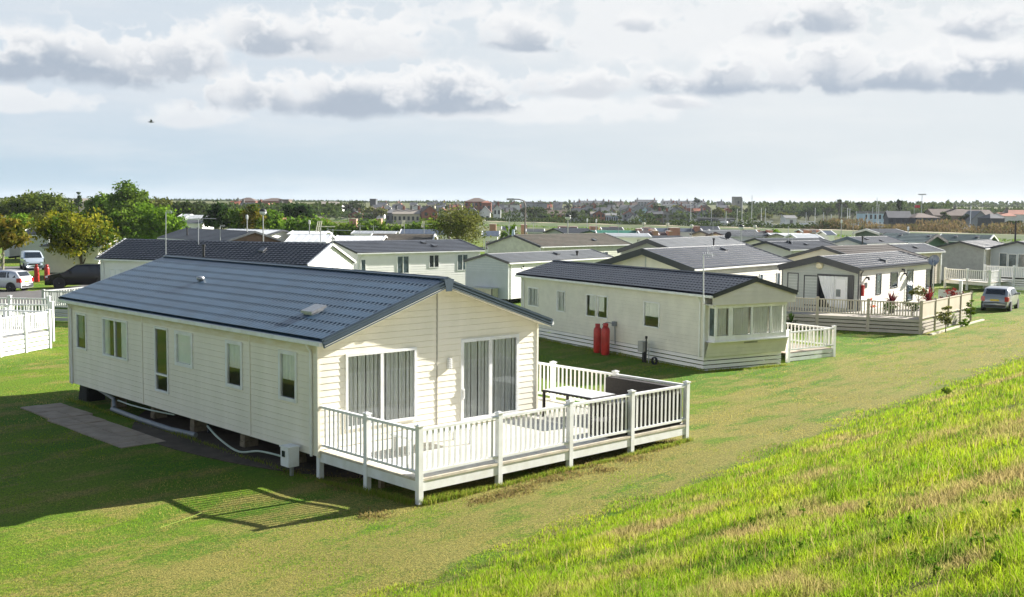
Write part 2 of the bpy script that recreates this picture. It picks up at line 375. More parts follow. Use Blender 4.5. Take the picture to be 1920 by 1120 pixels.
def window(root, fr, s0, s1, z0, z1, mull=(), trans=(), fm=PVC, fw=.055, curtain='net', deep=True, handle=False, name='window', pane=None, b0=0.):
    f = MB(fr); o = .028+b0; b = -.05+b0
    f.box(s0, s1, b, o, z1-fw, z1); f.box(s0, s1, b, o, z0, z0+fw)
    f.box(s0, s0+fw, b, o-.002, z0+fw, z1-fw); f.box(s1-fw, s1, b, o-.002, z0+fw, z1-fw)
    for k in mull: f.box(k-fw*.6, k+fw*.6, b, o-.004, z0+fw, z1-fw)
    for (k, a, c) in trans: f.box(a+fw*.5, c-fw*.5, b, o-.006, k-fw*.5, k+fw*.5)
    w = f.build(name, fm, root)
    edges = [s0+fw]+list(mull)+[s1-fw]
    for a, c in zip(edges[:-1], edges[1:]):
        p = MB(fr)
        if deep:
            p.quad((a-.01, -.01+b0, z0+fw-.01), (c+.01, -.01+b0, z0+fw-.01), (c+.01, -.01+b0, z1-fw+.01), (a-.01, -.01+b0, z1-fw+.01))
            q = p.build('pane', pane or GLASS, w); q.location = (0, 0, 0)
        else:
            p.box(a, c, -.02, .004+b0, z0+fw, z1-fw); q = p.build('pane', pane or PANE_D, w); q.location = (0, 0, 0)
    if deep and curtain:
        spans = {'net': [(s0+.02, s1-.02, z0+.02, z1-.02)], 'blind': [(s0+.02, s1-.02, z0+.02, z1-.02)],
                 'half': [(s0+.02, s1-.02, z0+(z1-z0)*.42, z1-.02)], 'sides': [(s0+.02, s0+(s1-s0)*.20, z0+.02, z1-.02), (s1-(s1-s0)*.3, s1-.02, z0+.02, z1-.02)],
                 'left': [(s0+.02, s0+(s1-s0)*.6, z0+(z1-z0)*.3, z1-.02)], 'right': [(s0+(s1-s0)*.25, s1-.02, z0+(z1-z0)*.3, z1-.02)]}[curtain]
        for (a, b_, za, zc) in spans:
            c = MB(fr); n = max(4, int((b_-a)/.018)) if curtain != 'blind' else 1; prev = None
            for k in range(n+1):
                x = a+(b_-a)*k/n; d = -.048+.013*math.sin(k*1.35)+.008*math.sin(k*.53+1) if curtain != 'blind' else -.04
                if prev is not None and (curtain != 'net' or (k*7919) % 13 > 1): c.quad((prev[0], prev[1]+b0, za), (x, d+b0, za), (x, d+b0, zc), (prev[0], prev[1]+b0, zc))
                prev = (x, d)
            q = c.build('blind', BLIND, w) if curtain == 'blind' else c.build('curtain', CURT if curtain == 'net' else CURTW, w)
    return w

def park_home(label, P, wallm, roofm, cat='park home', wins=(), lod=1, trim=None, trim_h=.14, gut=PVC, skirt=None, ins=(.12, .35, .25), zb=.38, group=None,
              per=.20, rows=9, corner=PVC, bargem=None, vents=(), flues=(), ridge=None, holes_extra=(), no_front=False, zground=G0, lights=True, bh=.165, name='park_home', soffit=None, gutter_sides=(1, 1), amp=.017, downs=True, notch=False):
    x, y, t, W_, L_, ze, zr = P
    root = empty(name, label, cat, (x, y, zground), t, group, absz=True)
    allh = {k: [] for k in 'FRBL'}
    specs = []
    for w in wins:
        w = dict(w); key = w.pop('k')
        if 'px' in w:
            (xa, ya), (xb, yb) = w.pop('px'); p = px_on(P, key, ins, xa, ya); q = px_on(P, key, ins, xb, yb)
            s0, s1 = sorted((p[0], q[0])); z0, z1 = sorted((p[1], q[1]))
        else: s0, s1, z0, z1 = w.pop('r')
        Ln = frame_of(P, key, ins)[4]; s0 = max(s0, .05); s1 = min(s1, Ln-.05)
        if 'zz' in w: z0, z1 = w.pop('zz')
        if s1-s0 < .1 or z1-z0 < .1: continue
        mm = w.pop('m', 0); mull = [s0+(s1-s0)*(k+1)/(mm+1) for k in range(mm)] if isinstance(mm, int) else [s0+(s1-s0)*v for v in mm]
        tr = [(z0+(z1-z0)*f_, s0+(s1-s0)*a, s0+(s1-s0)*b) for (f_, a, b) in w.pop('t', ())]
        w['deep'] = w.get('deep', lod == 0)
        if w['deep']: allh[key].append((s0+.01, s1-.01, z0+.01, z1-.01))
        specs.append((key, s0, s1, z0, z1, mull, tr, w))
    zs = ze-.02; zp = zr-.05-(zr-ze)*(ins[0]/(W_/2))*0
    mbw = MB()
    for key in 'FRBL':
        fr, O, D, N, Ln = frame_of(P, key, ins); gb = key in 'FB'
        slope = (zr-ze)/(W_/2); z_e = ze-.05+slope*ins[0]; z_r = zr-.06
        if key == 'F' and no_front: continue
        sub = MB(fr)
        if lod < 2: wall_boards(sub, Ln, zb, z_e if gb else z_e-.01, z_r, allh[key], bh, .011, gb, .010 if root.name.endswith('home') and lod == 0 and notch and corner is CREAM else .020)
        else:
            sub.quad(*([(0, 0, zb), (Ln, 0, zb), (Ln, 0, z_e)]+([(Ln/2, 0, z_r)] if gb else [])+[(0, 0, z_e)]))
        i = len(mbw.v); mbw.v += sub.v; mbw.f += [tuple(i+k for k in q) for q in sub.f]
    i_s, i_f, i_b = ins
    mbw.quad((i_s, i_f, zb), (W_-i_s, i_f, zb), (W_-i_s, L_-i_b, zb), (i_s, L_-i_b, zb))
    mbw.build('wall', wallm, root)
    rf = roof_mesh(root, W_, L_, ze, zr, roofm, per, rows, (6 if lod == 0 else 4), amp, .002 if notch else (.03 if lod < 2 else .04), notch)
    # ridge cap
    mb = MB(); mb.beam((W_/2-.045, 0, zr+.026+.07*notch), (W_/2-.045, L_, zr+.026+.07*notch), .13, .02, up=(-.33, 0, 1)); mb.beam((W_/2+.045, 0, zr+.024+.07*notch), (W_/2+.045, L_, zr+.024+.07*notch), .13, .02, up=(.33, 0, 1))
    mb.build('ridge_cap', ridge or roofm, rf).location = (0, 0, 0)
    # barge boards at both gables
    tm = trim or PVC
    for (yy, nm) in ((-.015, 'barge_board'), (L_+.015, 'barge_board')):
        mb = MB(); hh = trim_h
        for (xe, sg) in ((0., 1), (W_, -1)):
            a = (xe-.02*sg, yy, ze+.05-hh/2); b = (W_/2, yy, zr+.06-hh/2); mb.beam(a, b, .03, hh, up=(0, 0, 1))
            a2 = (xe-.02*sg, yy+(.05 if yy < 0 else -.05), ze+.055); b2 = (W_/2, yy+(.05 if yy < 0 else -.05), zr+.065); mb.beam(a2, b2, .13, .02)
        mb.build(nm, tm, root)
    # soffits / gutters / downpipes
    mb = MB(); sf = soffit or PVC
    for (xa, xb) in ((.03, ins[0]), (W_-ins[0], W_-.03)): mb.box(xa, xb, .02, L_-.02, ze-.10, ze-.07)
    mb.build('soffit', sf, root)
    for k, (xx, sg) in enumerate(((-.05, -1), (W_+.05, 1))):
        if not gutter_sides[k]: continue
        mb = MB(); mb.box(xx-.05, xx+.05, .0, L_, ze-.10, ze-.085)
        mb.box(xx-.055, xx-.045, .0, L_, ze-.085, ze-.01); mb.box(xx+.045, xx+.055, .0, L_, ze-.085, ze-.01); mb.box(xx-.045, xx+.045, 0, .01, ze-.085, ze-.02)
        mb.build('gutter', gut, root)
        if not downs: continue
        for yy in (i_f+.22, L_-i_b-.22):
            mb = MB(); xw = i_s-.045 if sg < 0 else W_-i_s+.045
            mb.tube([(xx, yy, ze-.09), (xw, yy, ze-.30), (xw, yy, zb-.02)], .034, 8); mb.build('downpipe', gut, root)
    # corner trims
    for (cx_, cy_) in ((i_s, i_f), (W_-i_s, i_f), (W_-i_s, L_-i_b), (i_s, L_-i_b)):
        if lod == 2 and corner is None: break
        mb = MB(); mb.box(cx_-.03, cx_+.03, cy_-.03, cy_+.03, zb-.02, ze-.08); mb.build('corner_trim', corner or wallm, root)
    # under-floor
    mb = MB(); mb.box(i_s+.5, W_-i_s-.5, i_f+.2, L_-i_b-.2, zb-.22, zb-.01)
    mb.build('chassis', CHASSIS, root)
    if skirt:
        mb = MB(); q = .012
        for key in 'FRBL':
            fr, O, D, N, Ln = frame_of(P, key, ins); sub = MB(fr); z = zground-.1; hh = (zb-zground+.1)/4
            for k in range(4): sub.box(.01, Ln-.01, -.03, -.006, z+k*hh+.018, z+(k+1)*hh-.018)
            i = len(mb.v); mb.v += sub.v; mb.f += [tuple(i+k for k in q_) for q_ in sub.f]
        mb.build('skirting', skirt, root)
    # windows
    for (key, s0, s1, z0, z1, mull, tr, w) in specs:
        fr = frame_of(P, key, ins)[0]; w.setdefault('b0', .012 if lod < 2 else 0.)
        window(root, fr, s0, s1, z0, z1, mull, tr, **w)
    # roof furniture given in (distance along the ridge, fraction down the slope, side)
    def rp(v, fr_, side): return Vector((W_/2+(W_/2)*fr_*side, v, zr+(ze-zr)*fr_))
    for (v, fr_, side) in vents:
        p = rp(v, fr_, side); mb = MB(); sl_ = (zr-ze)/(W_/2)*side
        def vfr(a, b, z, p=p, sl_=sl_): return (p.x+a, p.y+b, p.z+z-a*sl_)
        mb.fr = vfr; mb.box(-.17, .17, -.15, .15, .03, .10); mb.box(-.20, .20, -.18, .18, .10, .15)
        mb.build('roof_vent', GALV if lod == 0 else MGREY, rf).location = (0, 0, 0)
    for (v, fr_, side, hh) in flues:
        p = rp(v, fr_, side); mb = MB(); mb.lathe([(.07, -.05), (.07, hh-.12), (.11, hh-.12), (.11, hh), (.05, hh+.02)], (p.x, p.y, p.z), 10); mb.build('flue', BLACKM, rf).location = (0, 0, 0)
    return root

def px_roof(P, px, py, side):
    """sight line meets a roof slope: (distance along the ridge, fraction down the slope, side)"""
    x, y, t, W_, L_, ze, zr = P; c, s = math.cos(t), math.sin(t); r = ray(px, py)
    lo = Vector((-x*c-y*s, x*s-y*c, H)); rd = Vector((r.x*c+r.y*s, -r.x*s+r.y*c, r.z))
    k = (ze-zr)/(W_/2)*side       # z = zr + k*(x-W/2)
    tt = (zr+k*(lo.x-W_/2)-lo.z)/(rd.z-k*rd.x); p = lo+rd*tt
    return (p.y, (p.x-W_/2)/(W_/2)*side, side)

def aerial(root, px, ybase, ytop, D, kind='yagi'):
    """TV aerial bolted to a home: a pole and a head"""
    b = at(px, ybase, D); tp = at(px, ytop, D); M = root.matrix_basis.inverted() if False else Matrix.LocRotScale(root.location, root.rotation_euler.to_quaternion(), None).inverted()
    L = lambda v: M @ Vector(v)
    mb = MB(); mb.tube([L(b), L(tp)], .022, 6); o = mb.build('aerial_pole', AER, root); o.location = (0, 0, 0)
    h = MB()
    if kind == 'yagi':
        d = Vector((.9, .25, -.02)); 
        h.tube([L(tp-d*.3-Vector((0, 0, .05))), L(tp+d*1.1-Vector((0, 0, .05)))], .014, 5)
        for k in range(9): c = tp-d*.2+d*(k*.15)-Vector((0, 0, .05)); h.tube([L(c-Vector((-.05, .17, 0))), L(c+Vector((-.05, .17, 0)))], .008, 4)
        for z in (-.12, -.06, 0, .06): c = tp-d*.3+Vector((0, 0, z)); h.tube([L(c-Vector((-.1, .3, 0))), L(c+Vector((-.1, .3, 0)))], .008, 4)
    elif kind == 'small':
        h.tube([L(tp), L(tp+Vector((.45, .1, 0)))], .010, 5); h.box(*[v for v in (0, 0)]*0, **{}) if False else None
        for k in range(5): c = tp+Vector((.08*k, 0, 0)); h.tube([L(c-Vector((0, .1, .09))), L(c+Vector((0, .1, .09)))], .006, 4)
    q = h.build('aerial_head', AER, o); q.location = (0, 0, 0)
    return o
def dish(root, px, py, D, r=.3, m=None, face=(-.6, -.6, .35), pole=.8):
    p = at(px, py, D); M = Matrix.LocRotScale(root.location, root.rotation_euler.to_quaternion(), None).inverted()
    f = Vector(face).normalized(); a = f.cross(Vector((0, 0, 1))).normalized(); b = a.cross(f)
    mb = MB(lambda x, y, z: tuple(M @ (p+a*x+b*y+f*z)))
    mb.lathe([(.02, -.02), (r*.5, .01), (r*.85, .05), (r, .09), (r, .075), (r*.8, .03), (r*.4, -.02)], (0, 0, 0), 16)
    o = mb.build('satellite_dish', m or GALV, root, smooth=True); o.location = (0, 0, 0)
    k = MB(); k.tube([M @ p, M @ (p-f*.1), M @ (p-f*.1-Vector((0, 0, pole)))], .02, 5); k.tube([M @ (p-b*r*.8), M @ (p+f*.35)], .012, 4); k.build('dish_bracket', BLACKM, o).location = (0, 0, 0)
    return o

# ------------------------------------------------------------------ decks
def post_mesh(root, p, zt, zb_, m, w=.11, cap=True, name='post'):
    mb = MB(); mb.box(p[0]-w/2, p[0]+w/2, p[1]-w/2, p[1]+w/2, zb_, zt)
    if cap:
        c = w/2+.018; mb.box(p[0]-c, p[0]+c, p[1]-c, p[1]+c, zt, zt+.025); mb.box(p[0]-w*.3, p[0]+w*.3, p[1]-w*.3, p[1]+w*.3, zt+.025, zt+.045)
    return mb.build(name, m, root)
def railing(root, p0, p1, zf, zt, zg, m, n_bal=13, bal=True, skirt=0, beam=True, solid=None, w=.045, each=True, gap=.10, pw=.11, skm=None):
    """one bay: rails > balusters, beam under, slatted skirt"""
    a = Vector((*p0, 0)); b = Vector((*p1, 0)); d = (b-a); Ln = d.length; d.normalize(); nrm = Vector((d.y, -d.x, 0))
    fr = lambda s, n, z: tuple(a+d*s+nrm*n+Vector((0, 0, z)))
    mb = MB(fr); e = pw/2
    mb.box(e, Ln-e, -.045, .045, zt-.085, zt-.03)
    ra = mb.build('handrail', m, root); mb = MB(fr); mb.box(e, Ln-e, -.03, .03, zf+gap, zf+gap+.055); mb.build('bottom_rail', m, ra)
    if solid:
        q = MB(fr); q.box(e, Ln-e, -.012, .012, zf+gap+.05, zt-.08); q.build('infill_panel', solid, ra).location = (0, 0, 0)
    elif bal:
        pr = None; L2 = Ln-2*e
        if each:
            for k in range(n_bal):
                s = e+L2*(k+1)/(n_bal+1)
                if pr is None:
                    q = MB(); q.box(-w/2, w/2, -.012, .012, zf+gap+.05, zt-.08); pr = o = q.build('baluster', m, ra)
                else: o = pr.copy(); col.objects.link(o); o.parent = ra
                o.location = fr(s, 0, 0); o.rotation_euler = (0, 0, math.atan2(d.y, d.x))
        else:
            q = MB(fr)
            for k in range(n_bal): s = e+L2*(k+1)/(n_bal+1); q.box(s-w/2, s+w/2, -.012, .012, zf+gap+.05, zt-.08)
            q.build('balusters', m, ra).location = (0, 0, 0)
    if beam:
        q = MB(fr); q.box(.02, Ln-.02, -.03, .035, zf-.26, zf+.0); q.build('fascia_beam', m, root); q = MB(fr); q.box(.03, Ln-.03, -.02, .055, zf-.045, zf+.006); q.build('edge_board', mat('worn_edge_board', (.60, .54, .43), .8, .2, 4), root)
    if skirt:
        q = MB(fr); z0 = zg; hh = (zf-.0-z0)/skirt
        for k in range(skirt): q.box(.02, Ln-.02, -.03, .01, z0+k*hh+.022, z0+(k+1)*hh-.022)
        q.build('skirting', skm or m, root)
    return ra
def floor_boards(root, poly, zf, m, bw=.14, th=.03):
    """poly: list of (x0,x1,y0,y1) rectangles boarded along x"""
    mb = MB()
    for (x0, x1, y0, y1) in poly:
        y = y0
        while y < y1-.02: mb.box(x0, x1, y, min(y+bw-.012, y1), zf-th, zf); y += bw
    return mb.build('floor_boards', m, root)
# ------------------------------------------------------------------ vegetation
LEAVES = {
 'green': leafmat('leaf_green', (0.0473, 0.101, 0.0162), (0.121, 0.203, 0.027), (0.162, 0.243, 0.0405)),
 'bright': leafmat('leaf_bright', (0.121, 0.23, 0.027), (0.216, 0.351, 0.0405), (0.081, 0.162, 0.027)),
 'dark': leafmat('leaf_dark', (0.0162, 0.0378, 0.0189), (0.0405, 0.081, 0.027), (0.0607, 0.108, 0.027)),
 'autumn': leafmat('leaf_autumn', (.13, .17, .02), (.32, .29, .03), (.05, .09, .012)),
 'rust': leafmat('leaf_rust', (.24, .17, .03), (.15, .16, .025), (.07, .12, .015)),
 'olive': leafmat('leaf_olive', (0.121, 0.135, 0.0473), (0.216, 0.23, 0.081), (0.081, 0.108, 0.027)),
 'willow': leafmat('leaf_willow', (0.081, 0.121, 0.0203), (0.176, 0.216, 0.0405), (0.0405, 0.0675, 0.0162)),
 'far': leafmat('leaf_far', (.03, .055, .02), (.075, .105, .035), (.045, .07, .03)),
 'reed': leafmat('leaf_reed', (.23, .17, .12), (.17, .13, .10), (.11, .11, .06)),
 'red': leafmat('leaf_red', (0.216, 0.027, 0.0405), (0.338, 0.0675, 0.0675), (0.108, 0.027, 0.0405)),
 'flower': leafmat('petal_red', (0.8, 0.0405, 0.027), (0.8, 0.27, 0.135)),
}
BARK = mat('bark', (.10, .08, .06), .9, .3, 6, bump=.5, bscale=20)
BARKP = mat('pale_bark', (.42, .38, .30), .9, .3, 6)
def leaf_cloud(name, blobs, n, size, m, parent=None, clump=.20, per=22, flat=1., hang=0., seed=None, up=.15):
    """leaf-sized quads gathered in clumps over a set of lobes (cx,cy,cz,rx,ry,rz)"""
    rg = np.random.default_rng(rng.integers(1e9) if seed is None else seed)
    vol = np.array([b[3]*b[4]*b[5] for b in blobs])**.75; pr = vol/vol.sum()
    nc = max(4, n//per); bi = rg.choice(len(blobs), nc, p=pr); B = np.array(blobs)[bi]
    d = rg.normal(size=(nc, 3)); d /= np.linalg.norm(d, axis=1)[:, None]; d[:, 2] = np.where(d[:, 2] < -.3, d[:, 2]*.6, d[:, 2])
    rad = rg.uniform(.45, 1.08, nc)**.6
    C = B[:, :3]+d*rad[:, None]*B[:, 3:6]
    cs = clump*B[:, 3:6].mean(1)*rg.uniform(.5, 1.5, nc)
    k = np.repeat(np.arange(nc), per); o = rg.normal(size=(len(k), 3))*cs[k][:, None]*np.array([1, 1, .65*flat])
    o[:, 2] -= hang*np.abs(rg.normal(size=len(k)))*cs[k]
    P = C[k]+o
    nrm = rg.normal(size=(len(k), 3)); nrm[:, 2] += up*2; nrm += d[k]*.7; nrm /= np.linalg.norm(nrm, axis=1)[:, None]
    a = np.cross(nrm, rg.normal(size=(len(k), 3))); a /= np.linalg.norm(a, axis=1)[:, None]; b = np.cross(nrm, a)
    s = (size*rg.uniform(.5, 1.3, len(k)))[:, None]
    V = np.stack([P-a*s, P-b*s*.6, P+a*s, P+b*s*.6], 1).reshape(-1, 3)
    return npmesh(name, V, np.arange(len(V)).reshape(-1, 4), m, parent)
def limbs(mb, base, h, crown, r0, n=6, rg=random):
    top = Vector((crown[0], crown[1], crown[2]))
    b = Vector(base); mid = b.lerp(top, .55)+Vector((rg.uniform(-.1, .1)*h*.3, 0, 0))
    mb.tube([b, b.lerp(mid, .5), mid, top], [r0, r0*.8, r0*.6, r0*.2], 8)
    for k in range(n):
        t = rg.uniform(.25, .8); s = b.lerp(top, t); a = rg.uniform(0, 6.28); ext = rg.uniform(.5, .9)
        e = Vector((crown[0]+math.cos(a)*crown[3]*ext, crown[1]+math.sin(a)*crown[4]*ext, crown[2]+rg.uniform(-.3, .6)*crown[5]))
        mb.tube([s, s.lerp(e, .5)+Vector((0, 0, .1*h*.3)), e], [r0*.4, r0*.25, r0*.07], 5)
def lobes(cx, cy, cz, rx, ry, rz, n, seed=0, f=.5):
    rg = random.Random(seed); out = [(cx, cy, cz, rx*.72, ry*.72, rz*.72)]
    for k in range(n):
        a = rg.uniform(0, 6.28); e = rg.uniform(-.75, .85); c = math.sqrt(max(0, 1-e*e)); g_ = rg.uniform(.35, .62)*f/.5
        out.append((cx+math.cos(a)*c*rx*.62, cy+math.sin(a)*c*ry*.62, cz+e*rz*.6, rx*g_, ry*g_, rz*g_*rg.uniform(.7, 1)))
    return out
def tree(label, x0, x1, ytop, D, kind='green', ybot=None, n=2500, size=None, trunk=None, group=None, cat='tree', name='tree', lobe=9, bark=None, seed=None, hang=0., shape=None, clump=.2, zg=None, stems=None):
    """x0,x1,ytop: where the crown shows; D: distance. The crown gets its real size from these"""
    c = at((x0+x1)/2, ytop, D); base = Vector((c.x, D, gh(c.x, D) if zg is None else zg)); h = c.z-base.z; rx = (x1-x0)/2/FPX*D
    zb = at((x0+x1)/2, ybot, D).z-base.z if ybot else h*.22; zb = max(zb, .02*h)
    rz = (h-zb)/2; cz = zb+rz; seed = seed if seed is not None else int(x0*7+ytop)
    t = empty(name, label, cat, base, 0, group)
    lb = shape(h, rx, zb) if shape else lobes(0, 0, cz, rx, rx, rz, lobe, seed)
    leaf_cloud('crown', lb, n, size or max(.10, D*.0016), LEAVES[kind], t, hang=hang, seed=seed, clump=clump)
    mb = MB(); limbs(mb, (0, 0, -.2), h, (0, 0, cz+rz*.4, rx, rx, rz), trunk or max(.1, h*.022), 7, random.Random(seed))
    mb.build('trunk', bark or BARK, t); return t
# ================================================================== GROUND
def axis(pts):
    out = []
    for (a, b, st) in pts: out += list(np.arange(a, b-1e-6, st))
    return np.array(out+[pts[-1][1]])
gx = axis([(-3500, -400, 310), (-400, -60, 20), (-60, -20, 2), (-20, 40, .5), (40, 80, 2), (80, 400, 20), (400, 3500, 310)])
gy = axis([(-400, -20, 19), (-20, 4, 2), (4, 60, .5), (60, 160, 4), (160, 1200, 26), (1200, 5000, 380)])
GXm, GYm = np.meshgrid(gx, gy, indexing='ij')
Zg = ground_h(GXm, GYm)
near = sm(90, 60, np.hypot(GXm, GYm)); ss = s_of(GXm, GYm)
Zg = Zg + near*(.018*np.sin(GXm*1.3+2*np.sin(GYm*.7))*np.cos(GYm*.9) + np.where(ss > .5, 1, 0)*(.018*np.sin(GXm*1.9+GYm*.8)*np.cos(GYm*1.4-GXm*.3)))
V = np.stack([GXm, GYm, Zg], -1).reshape(-1, 3); r_, c_ = GXm.shape
ii = np.arange(r_-1)[:, None]*c_+np.arange(c_-1)[None, :]
F = np.stack([ii, ii+c_, ii+c_+1, ii+1], -1).reshape(-1, 4)
def grass_material():
    m = bpy.data.materials.new('grass_ground'); m.use_nodes = True; N = NT(m.node_tree); b = N.n['Principled BSDF']
    geo = N.new('ShaderNodeNewGeometry'); P = geo.outputs['Position']; sp = N.new('ShaderNodeSeparateXYZ'); N.l.new(P, sp.inputs[0])
    s = N.m('ADD', N.m('MULTIPLY', N.m('SUBTRACT', sp.outputs[0], 1.56), .785), N.m('MULTIPLY', N.m('SUBTRACT', sp.outputs[1], 21.03), -.62))
    al = N.m('ADD', N.m('MULTIPLY', sp.outputs[0], .62), N.m('MULTIPLY', sp.outputs[1], .785))
    cm = N.new('ShaderNodeCombineXYZ'); N.put(cm.inputs[0], s); N.put(cm.inputs[1], N.m('MULTIPLY', al, .22))
    big = N.noise(P, .16, 4, .6); streak = N.noise(cm.outputs[0], 1.3, 4, .6); mid = N.noise(P, 1.1, 4, .65); fine = N.noise(P, 14, 5, .8); vf = N.noise(P, 38, 3, .75)
    green = N.mix(N.ramp(big, .35, .65), (.075, .23, .005), (.18, .30, .009))
    straw = N.mix(N.ramp(fine, .35, .65), (.39, .35, .10), (.30, .26, .06))
    # worn track along the foot of the bank
    band = N.m('MULTIPLY', N.ramp(s, -8., -2.2), N.ramp(s, 1.2, .2))
    k = N.m('ADD', N.m('ADD', N.m('SUBTRACT', N.m('MULTIPLY', band, .38), .05), N.m('MULTIPLY', N.m('SUBTRACT', streak, .5), 2.1)), N.m('MULTIPLY', N.m('SUBTRACT', mid, .5), 1.2))
    k = N.m('ADD', k, N.m('MULTIPLY', N.m('SUBTRACT', fine, .5), 1.3))
    k = N.m('ADD', k, N.m('MULTIPLY', N.m('SUBTRACT', vf, .5), .6))
    c = N.mix(N.ramp(k, -.10, .42), green, straw)
    c = N.mix(N.m('MULTIPLY', N.ramp(fine, .58, .40), .55), c, (.05, .085, .007))
    c = N.mix(N.m('MULTIPLY', N.ramp(vf, .54, .44), .75), c, (.05, .055, .012))
    bank = N.mix(N.ramp(mid, .35, .65), (.09, .18, .010), (.20, .17, .05)); bank = N.mix(N.ramp(fine, .35, .6), (.04, .05, .015), bank)
    c = N.mix(N.ramp(s, .3, 1.1), c, bank)
    y = N.ramp(sp.outputs[1], 150, 260)
    c = N.mix(y, c, N.mix(N.ramp(big, .3, .7), (.07, .09, .03), (.14, .14, .06)))
    N.put(b.inputs['Base Color'], c); b.inputs['Roughness'].default_value = .9; b.inputs['Specular IOR Level'].default_value = .15
    bp = N.new('ShaderNodeBump'); bp.inputs['Strength'].default_value = .9; bp.inputs['Distance'].default_value = .05
    N.put(bp.inputs['Height'], N.m('ADD', fine, N.m('MULTIPLY', vf, .5))); N.l.new(bp.outputs[0], b.inputs['Normal'])
    return m
GRASS = grass_material()
g = npmesh('ground', V, F, GRASS, smooth=True); tag(g, kind='structure')

# road, slab path, bare soil
def sheet(name, pts, z, m, th=.05, nm=None):
    mb = MB(); n = len(pts)
    mb.v = [(p[0], p[1], z) for p in pts]+[(p[0], p[1], z-th) for p in pts]
    mb.f = [tuple(range(n))]+[(i, i+n, (i+1) % n+n, (i+1) % n) for i in range(n)]
    o = mb.build(name, m); return o
ASPH = mat('asphalt', (.11, .105, .10), .9, .15, .5, bump=.3, bscale=60)
def Gl(px, py): v = G(px, py, G0+.02); return (v.x, v.y)
o = sheet('road', [Gl(-60, 576), Gl(98, 572), Gl(150, 556), Gl(330, 545), Gl(330, 523), Gl(195, 530), Gl(60, 546), (-62, 92)], G0+.03, ASPH); tag(o, kind='structure')
o = sheet('road', [(-75, 98), Gl(-20, 528), Gl(24, 514), Gl(90, 503), Gl(90, 498), Gl(20, 500), (-80, 118)], G0+.03, ASPH); tag(o, kind='structure')
GW = (-4.348, 24.549); TH = .757; CU = (math.cos(TH), math.sin(TH)); CV = (-math.sin(TH), math.cos(TH))
def W2(u, v): return (GW[0]+u*CU[0]+v*CV[0], GW[1]+u*CU[1]+v*CV[1])
pth = empty('slab_path', 'grey paving slab path beside the raised end of the nearest cream home', 'path', (*W2(-1, 9), G0), TH, absz=True)
for i in range(12):
    for j in range(2):
        u0 = -.95+j*.62+(.12 if i > 7 else 0); v0 = -3.0+i*.62
        mb = MB(); zz = G0+.035+random.uniform(-.008, .008); mb.box(u0+.008, u0+.60, v0+.008, v0+.60, G0-.05, zz)
        mb.build('paving_stone', SLAB, pth)
pts = []
for i in range(28):
    a = 2*math.pi*i/28; u = 1.4+2.4*math.cos(a)*(1+.08*math.sin(3*a)); v = 5.0+5.6*math.sin(a)*(1+.05*math.cos(4*a)); pts.append(W2(u, v))
SOIL = mat('bare_soil', (.085, .065, .045), .95, .3, 2, bump=.6, bscale=25)
o = sheet('bare_soil', pts, G0+.028, SOIL, .04); tag(o, kind='structure')
tag(o, None)

# ================================================================== NEAREST HOME
MP = (GW[0]-.121*CU[0]-.405*CV[0], GW[1]-.121*CU[1]-.405*CV[1], TH, 7.155, 14.9, 3.039, 4.226)
def LV(v0, v1, z0, z1): return (14.121-v1, 14.121-v0, z0, z1)
TRIMM = PVC
mw = [dict(k='L', r=LV(12.76, 13.52, 1.53, 2.66), curtain='left', pane=GLASS_D),
      dict(k='L', r=LV(9.82, 11.55, 1.51, 2.67), m=1, curtain='sides'),
      dict(k='L', r=LV(7.28, 8.08, .88, 2.68), t=[(.27, .0, 1.)], curtain=None, name='door'),
      dict(k='L', r=LV(5.87, 6.87, 1.73, 2.67), curtain='blind', fw=.09),
      dict(k='L', r=LV(3.30, 4.12, 1.49, 2.67), curtain='half', fw=.085),
      dict(k='L', r=LV(.83, 1.62, 1.49, 2.67), curtain='half', fw=.085),
      dict(k='F', r=(.735, 2.80, .90, 2.655), m=1, curtain='net', fw=.065),
      dict(k='F', r=(4.22, 6.22, .63, 2.73), m=1, curtain='net', fw=.085, name='patio_door')]
main = park_home('large cream home nearest the camera, its slate blue tiled roof over a white railed deck', MP, CREAM, SLATE, wins=mw, lod=0, trim=BARGE, trim_h=.20,
    ins=(.121, .405, .375), zb=.385, per=.168, rows=9, vents=(), corner=CREAM, bh=.15, ridge=BARGE, soffit=CREAM, notch=True, name='park_home')
# vertical joints, lamp, door handle, end cap, eaves board
for v in (8.88, 2.955):
    mb = MB(); u = .121-.018; mb.box(u-.006, u+.004, v+.405-.018, v+.405+.018, .385, 2.93); mb.build('panel_joint', CREAM, main)
mb = MB(); mb.box(.121+3.43, .121+3.465, .405-.02, .405-.0, .385, 4.03); mb.build('panel_joint', mat('joint_grey', (.35, .33, .28)), main)
mb = MB(); mb.box(.104, .119, .42, 14.5, 2.72, 2.93)
EAVE = mat('stained_eaves_board', (.70, .62, .44), .7, .4, 2.2, c2=(.78, .74, .62), stretch=(1, 1, 5)); mb.build('eaves_board', EAVE, main)
mb = MB(); xx, yy = .121+3.812, .405-.055
mb.lathe([(.055, 0), (.055, .26)], (xx, yy, 2.03), 12); lamp = mb.build('wall_lamp', mat('lamp_grey', (.6, .6, .58), .4), main)
mb = MB(); [mb.box(xx-.06, xx+.06, yy-.06, yy+.04, 2.06+k*.045, 2.075+k*.045) for k in range(5)]; mb.build('louvre', PVC, lamp)
mb = MB(); mb.box(.121+4.27, .121+4.30, .405-.08, .405-.05, 1.25, 1.45); mb.box(.121+4.25, .121+4.32, .405-.055, .405-.012, 1.22, 1.48); mb.build('door_handle', PVC, main)
mb = MB(); cxp = 7.155/2
